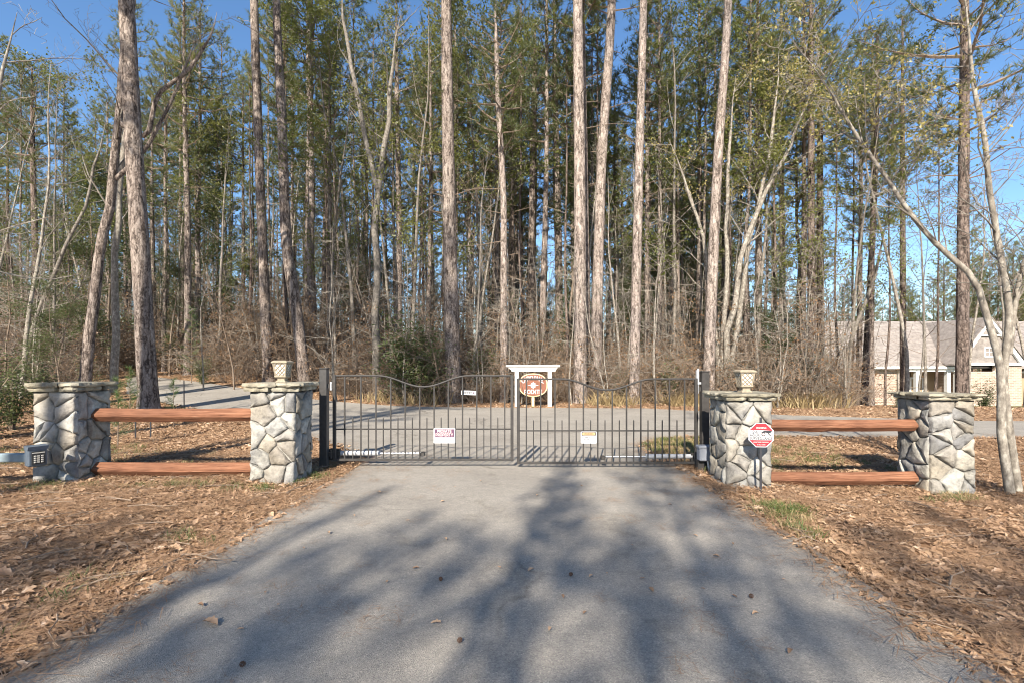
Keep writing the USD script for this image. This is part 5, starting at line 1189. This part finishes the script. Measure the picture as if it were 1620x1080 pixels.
scatter_joined("tangled_brush", BRUSH, P_, r2.uniform(0, 6.28, n), r2.uniform(0.6, 1.3, n) * (1 + 0.5 * ss(19.5, 26, P_[:, 1])), r2.integers(0, len(BRUSH), n), "tangled brown brush with dead leaves under the trees", "brush")
P_ = wood_points(270, (-400, 1000), (46, 90), r2); Q_ = np.vstack([wood_points(70, (980, 1300), (40, 70), r2), wood_points(170, (1050, 2100), (55, 95), r2)]); P_ = np.vstack([P_, Q_]); n = len(P_)
scatter("distant_woods", PINES + GREENS, P_, r2.uniform(0, 6.28, n), r2.uniform(0.75, 1.1, n), r2.choice([0, 1, 2, 2, 2, 4, 4, 4, 5, 8, 9, 9], n), "far pine wood closing the view behind the nearer trees", "woods")

# trees behind the viewer that throw the shade on the driveway
SHADE = [((-0.9, 1.9), 14, 2, 0.38), ((0.6, 1.8), 14, 0, 0.30), ((0.9, 3.5), 15, 2, 0.16), ((0.1, 2.5), 12, 0, 0.32), ((-1.1, 3.4), 15, 2, 0.22), ((-4.3, 0.6), 14, 2, 0.6), ((2.5, 1.6), 13, 0, 0.40), ((1.95, 6.1), 15, 2, 0.32), ((0.55, 5.8), 13, 1, 0.20), ((0.35, 4.3), 14, 3, 0.20),
         ((5.4, 2.0), 14, 2, 0.5), ((1.9, 3.8), 14, 3, 0.24), ((-2.1, 1.5), 14, 0, 0.36), ((5.4, 4.3), 17, 1, 0.22), ((1.25, 2.6), 12, 2, 0.20), ((-2.1, 3.4), 13, 1, 0.14), ((4.0, 3.6), 12, 1, 0.2), ((-1.6, 5.0), 14, 1, 0.10)]
for i, ((sx0, sy0), zm, ck, sc) in enumerate(SHADE):
    k_ = zm / math.tan(SUN_EL); x, y = sx0 + math.sin(SUN_AZ) * k_, sy0 + math.cos(SUN_AZ) * k_
    t = thing("pine_tree", "pine standing behind the viewer that shades the driveway", "pine tree", (x, y, 0), group="pines behind the viewer")
    c, Hc = CROWNS[ck]; cb = zm - Hc * sc * 0.5
    obj("trunk", trunk_tube([[0, 0, -0.2], [0.1, 0, cb * 0.5], [0, 0, cb], [0, 0, cb + Hc * sc * 0.95]], [0.055, 0.05, 0.04, 0.015], 12, 50 + i, 0.03, 0.8), "pine_bark", t, smooth=True)
    copy_of(c, "crown", loc=(0, 0, cb), rotz=40.0 * i, scale=sc, parent=t)
for i, (x, y, rad) in enumerate(((-9.0, -8.0, 0.14), (-11.5, -3.0, 0.16), (-13.5, 1.5, 0.13), (-12.2, 6.5, 0.15), (-15.0, 8.5, 0.17), (-10.4, -12.0, 0.15), (-16.0, 4.5, 0.14))):
    t = thing("pine_tree", "pine standing left of the picture that stripes the yard with shade", "pine tree", (x, y, h(x, y)), group="pines left of the picture")
    c, Hc = CROWNS[i % 4]
    obj("trunk", trunk_tube([[0, 0, -0.2], [0.1, 0, 8], [0.1, 0, 16], [0.1, 0, 16 + Hc * 0.95]], [rad * 1.2, rad, rad * 0.7, 0.03], 12, 70 + i, 0.03, 0.8), "pine_bark", t, smooth=True)
    copy_of(c, "crown", loc=(0.1, 0, 16), rotz=50.0 * i, parent=t)

# ------------------------------------------------------------------ leaf litter
LEAVES = []
def oak_leaf(seed, L, lobes=3):
    r_ = np.random.default_rng(seed); xs = np.linspace(0, 1, 2 * lobes + 2); top = []
    for i, x in enumerate(xs): top.append((x * L, L * (0.0 if i in (0,) else (0.10 + 0.16 * math.sin(math.pi * min(1, x * 1.05)) * (1 if i % 2 else 0.45)))))
    top[-1] = (L, 0.01 * L)
    bot = [(x, -y * r_.uniform(0.85, 1.15)) for x, y in top]
    curl = r_.uniform(0.4, 1.4); bow = r_.uniform(-0.5, 0.9)
    zf = lambda x, y: abs(y) * curl * 0.8 + bow * 0.35 * L * math.sin(math.pi * x / L) * 0.5 + r_.normal(0, 0.02 * L)
    mid = [(x, 0.0) for x, _ in top]
    V = [(x - L / 2, y, zf(x, y)) for x, y in top] + [(x - L / 2, y, zf(x, 0) * 0.6) for x, y in mid] + [(x - L / 2, y, zf(x, y)) for x, y in bot]
    n_ = len(top); F = []
    for i in range(n_ - 1):
        F += [(n_ + i, n_ + i + 1, i + 1), (n_ + i, i + 1, i), (2 * n_ + i, 2 * n_ + i + 1, n_ + i + 1), (2 * n_ + i, n_ + i + 1, n_ + i)]
    return np.array(V), np.array(F)
for i in range(7):
    c = kind_class(f"leaf_kind_{i}"); usdkit.mesh(stage, f"{c.GetPath()}/leaf", oak_leaf(800 + i, (0.085, 0.10, 0.07, 0.12, 0.09, 0.06, 0.075)[i], (3, 3, 2, 3, 2, 1, 2)[i]), M["litter_leaves"], smooth=True); LEAVES.append(c)
STRAW = []
for i in range(3):
    r_ = np.random.default_rng(830 + i); c = kind_class(f"straw_kind_{i}"); V, F = [], []
    for k in range(26):
        p = np.r_[r_.normal(0, 0.10, 2), r_.uniform(0.004, 0.03)]; az = r_.uniform(0, 6.28); d = np.array([math.cos(az), math.sin(az), r_.normal(0, 0.10)]) * r_.uniform(0.10, 0.2); s = np.array([-d[1], d[0], 0]) / np.linalg.norm(d) * 0.0022
        b = len(V); V += [p + s, p - s, p + d]; F.append((b, b + 1, b + 2))
    usdkit.mesh(stage, f"{c.GetPath()}/straw", (np.array(V), np.array(F)), M["pine_straw"]); STRAW.append(c)
r3 = np.random.default_rng(9)
def litter(n, xr, yr, margin=-0.12, cond=None):
    x = r3.uniform(*xr, n); y = r3.uniform(*yr, n)
    ok = ~shapely.contains_xy(all_paved.buffer(margin), x, y)
    for px0, px1, py0, py1 in ((-5.86, -5.33, 5.9, 6.45), (-3.21, -2.65, 5.9, 6.45), (2.55, 3.10, 5.75, 6.28), (5.03, 5.57, 5.8, 6.33)): ok &= ~((x > px0) & (x < px1) & (y > py0) & (y < py1))
    vis = np.abs(x) < (y + 0.8) * 1.12 + 0.3; ok &= vis
    x, y = x[ok], y[ok]; return np.stack([x, y, np.maximum(gz(x, y), H(x, y) - 0.0) + 0.006], 1)
P_ = np.vstack([litter(19000, (-8, -2.2), (1.2, 7.5)), litter(19000, (2.1, 8.5), (1.2, 7.5)), litter(14000, (-13, -2), (7.5, 15)), litter(9000, (2.0, 14), (7.5, 10.2)), litter(10000, (-16, 20), (11.5, 20))])
n = len(P_); tilt = r3.normal(0, 0.35, (n, 2)); far_s = 1 + 0.5 * ss(7, 16, P_[:, 1])
big = np.argsort(np.hypot(P_[:, 0], P_[:, 1]))[:200]
rest = np.setdiff1d(np.arange(n), big)
idx = r3.integers(0, 7, n); rz = r3.uniform(0, 6.28, n); sc = np.clip(np.exp(r3.normal(-0.52, 0.28, n)), 0.3, 1.25) * far_s
scatter("leaf_litter", LEAVES, P_[rest], rz[rest], sc[rest], idx[rest], "carpet of dry brown oak leaves beside driveway and road", "leaf litter", normals=tilt[rest])
for i in big:
    copy_of(LEAVES[idx[i]], "leaf", None, None, P_[i], math.degrees(rz[i]), None, sc[i], parent=ground)
Q_ = np.vstack([litter(2300, (-8, -2.1), (1.2, 8), -0.18), litter(2300, (2.0, 8.5), (1.2, 8), -0.18), litter(1500, (-13, -2), (8, 15), -0.2), litter(900, (2, 14), (8, 10.2), -0.2), litter(1500, (-16, 20), (11.5, 19), -0.2)]); n = len(Q_)
TWIG = []
for i in range(2):
    r_ = np.random.default_rng(840 + i); c = kind_class(f"twig_kind_{i}"); tb = Tubes(); p = np.array([[-0.16, 0, 0.004], [-0.05, 0.012, 0.012], [0.07, -0.01, 0.01], [0.18, 0.02, 0.006]]); tb.add(p, [0.005, 0.0045, 0.0035, 0.002], 4); tb.add([p[1], p[1] + [0.06, 0.05, 0.01]], [0.003, 0.0015], 3)
    usdkit.mesh(stage, f"{c.GetPath()}/twig", tb.mesh(), M["dead_wood"]); TWIG.append(c)
T_ = np.vstack([litter(260, (-8, -2.2), (1.2, 8)), litter(260, (2.1, 8.5), (1.2, 8))]); m_ = len(T_)
scatter("fallen_twigs", TWIG, T_ + [0, 0, 0.02], r3.uniform(0, 6.28, m_), r3.uniform(0.5, 1.5, m_), r3.integers(0, 2, m_), "small broken twigs lying among the dry leaves", "twigs")
scatter("pine_straw", STRAW, Q_ + [0, 0, 0.008], r3.uniform(0, 6.28, n), r3.uniform(0.7, 1.3, n), r3.integers(0, 3, n), "rusty pine straw strewn among the leaves", "pine straw")
# straw and crumbs on the asphalt edges
x = r3.uniform(-2.4, 2.4, 260); y = r3.uniform(1.8, 8, 260); e = np.abs(x) > r3.uniform(0.2, 2.4, 260); x, y = x[e], y[e]; n = len(x)
scatter("driveway_straw", STRAW, np.stack([x, y, np.full(n, 0.008)], 1), r3.uniform(0, 6.28, n), r3.uniform(0.35, 0.7, n), r3.integers(0, 3, n), "thin scatter of pine needles on the asphalt", "pine straw")

# single leaves and cones on the driveway
def drive_leaf(px, py, kd, sc, lb, grp=None, tilt=None):
    Y = FPX * CAM_Z / (py - HORIZON); x = wx(px, Y)
    copy_of(LEAVES[kd], "fallen_leaf", lb, "leaf", (x, Y, 0.02), r3.uniform(0, 360), grp, sc, tilt=tilt)
drive_leaf(333, 990, 3, 0.95, "large orange-brown oak leaf lying on the left side of the driveway")
for px, py in ((328, 922), (420, 940), (317, 961), (705, 855), (658, 902), (612, 923), (700, 795), (570, 794), (560, 818), (645, 825), (720, 772), (850, 785), (920, 770), (1016, 918), (960, 910), (935, 915), (890, 948), (925, 973), (1160, 863), (1133, 883), (1162, 947), (1195, 975), (1112, 935), (1030, 937), (1000, 865),
               (840, 905), (790, 900), (690, 990), (1250, 1035), (870, 1000), (1240, 920), (1060, 800), (1100, 850), (380, 1000), (440, 960), (480, 870), (520, 845), (600, 780), (640, 760), (760, 762)):
    drive_leaf(px, py, int(r3.integers(0, 7)), r3.uniform(0.35, 0.6), "small brown leaf lying on the grey driveway", "small leaves on the driveway")
CONE = kind_class("cone_kind")
cv = []
cm = []
for k in range(5):
    z = k * 0.009; rr0 = 0.016 * math.sin(math.pi * (k + 1.2) / 6.5) + 0.004
    for a0 in range(7):
        an = a0 * 2 * math.pi / 7 + k * 0.45; o_ = np.array([rr0 * math.cos(an), rr0 * math.sin(an), z]); t_ = np.array([-math.sin(an), math.cos(an), 0]) * 0.006
        cm.append(hull([o_ * [0.3, 0.3, 1], o_ + t_ + [0, 0, .002], o_ - t_ + [0, 0, .002], o_ * [1.25, 1.25, 1] + [0, 0, 0.006], o_ * [1, 1, 1] + [0, 0, 0.009]]))
usdkit.mesh(stage, f"{CONE.GetPath()}/scales", cat(cm), M["cone_brown"])
for px, py, lb in ((725, 1021, "dark pine cone lying low on the middle of the driveway"), (380, 1057, "dark pine cone near the bottom left of the driveway"), (697, 922, "small dark pine cone near the driveway's centre left"), (901, 914, "small dark pine cone near the driveway's centre right"), (1185, 948, "small reddish cone on the right part of the driveway")):
    Y = FPX * CAM_Z / (py - HORIZON); x = wx(px, Y)
    copy_of(CONE, "pine_cone", lb, "pine cone", (x, Y, 0.025), r3.uniform(0, 360), None, 0.6, tilt=(90, 0, r3.uniform(0, 90)))

# grass
GRASS = []
for i in range(3):
    r_ = np.random.default_rng(850 + i); c = kind_class(f"grass_kind_{i}"); V, F = [], []
    for k in range(34):
        p = np.r_[r_.normal(0, 0.05, 2), 0]; az = r_.uniform(0, 6.28); l = r_.uniform(0.05, 0.13); d = np.array([math.cos(az) * 0.7, math.sin(az) * 0.7, 1.0]); s = np.array([-math.sin(az), math.cos(az), 0]) * 0.0028
        b = len(V); m_ = p + d * l * 0.55; V += [p + s, p - s, m_ + s * .8, m_ - s * .8, m_ + unit(d * [1.6, 1.6, 0.5]) * l * 0.5]; F += [(b, b + 1, b + 3), (b, b + 3, b + 2), (b + 2, b + 3, b + 4)]
    usdkit.mesh(stage, f"{c.GetPath()}/blades", (np.array(V), np.array(F)), M["grass_blades" if i < 2 else "dry_grass"]); GRASS.append(c)
G_ = []
def patch(cx, cy, sx, sy, n): 
    p = np.c_[r3.normal(cx, sx, n), r3.normal(cy, sy, n)]; p = p[~shapely.contains_xy(all_paved.buffer(-0.1), p[:, 0], p[:, 1])]; G_.append(np.c_[p, gz(p[:, 0], p[:, 1])])
patch(3.1, 8.5, 0.55, 0.6, 420); patch(2.66, 4.75, 0.10, 0.16, 55); patch(2.5, 4.2, 0.05, 0.08, 14); patch(-2.6, 6.3, 0.2, 0.25, 24); patch(-3.0, 5.6, 0.3, 0.15, 12); patch(-4.3, 5.7, 0.3, 0.12, 14); patch(5.2, 5.6, 0.15, 0.08, 16)
patch(-5.6, 5.7, 0.2, 0.1, 22); patch(-2.75, 4.2, 0.15, 0.4, 5); patch(3.6, 8.2, 0.9, 0.6, 160); patch(4.5, 7.5, 1.2, 0.6, 60); patch(-7.5, 7.6, 1.0, 0.6, 160); patch(-2.7, 3.0, 0.1, 0.5, 6)
G_ = np.vstack(G_); n = len(G_)
scatter("grass_tufts", GRASS, G_, r3.uniform(0, 6.28, n), r3.uniform(0.45, 1.0, n), r3.integers(0, 3, n), "low green grass tufts beside driveway and pillars", "grass")
S_ = np.vstack([np.c_[wx(r3.uniform(px0, px1, m_), Y), np.full(m_, Y) + r3.normal(0, 0.25, m_)] for px0, px1, Y, m_ in ((1270, 1300, 17.5, 26), (1060, 1110, 17.6, 22), (940, 1010, 17.5, 10), (560, 700, 17.9, 6), (1130, 1260, 16.8, 14))]); n = len(S_)
scatter("dry_grass_tufts", [GRASS[2]], np.c_[S_, gz(S_[:, 0], S_[:, 1])], r3.uniform(0, 6.28, n), r3.uniform(3.0, 7.0, n), np.zeros(n), "tall straw-coloured dead grass at the road's far edge", "dry grass")
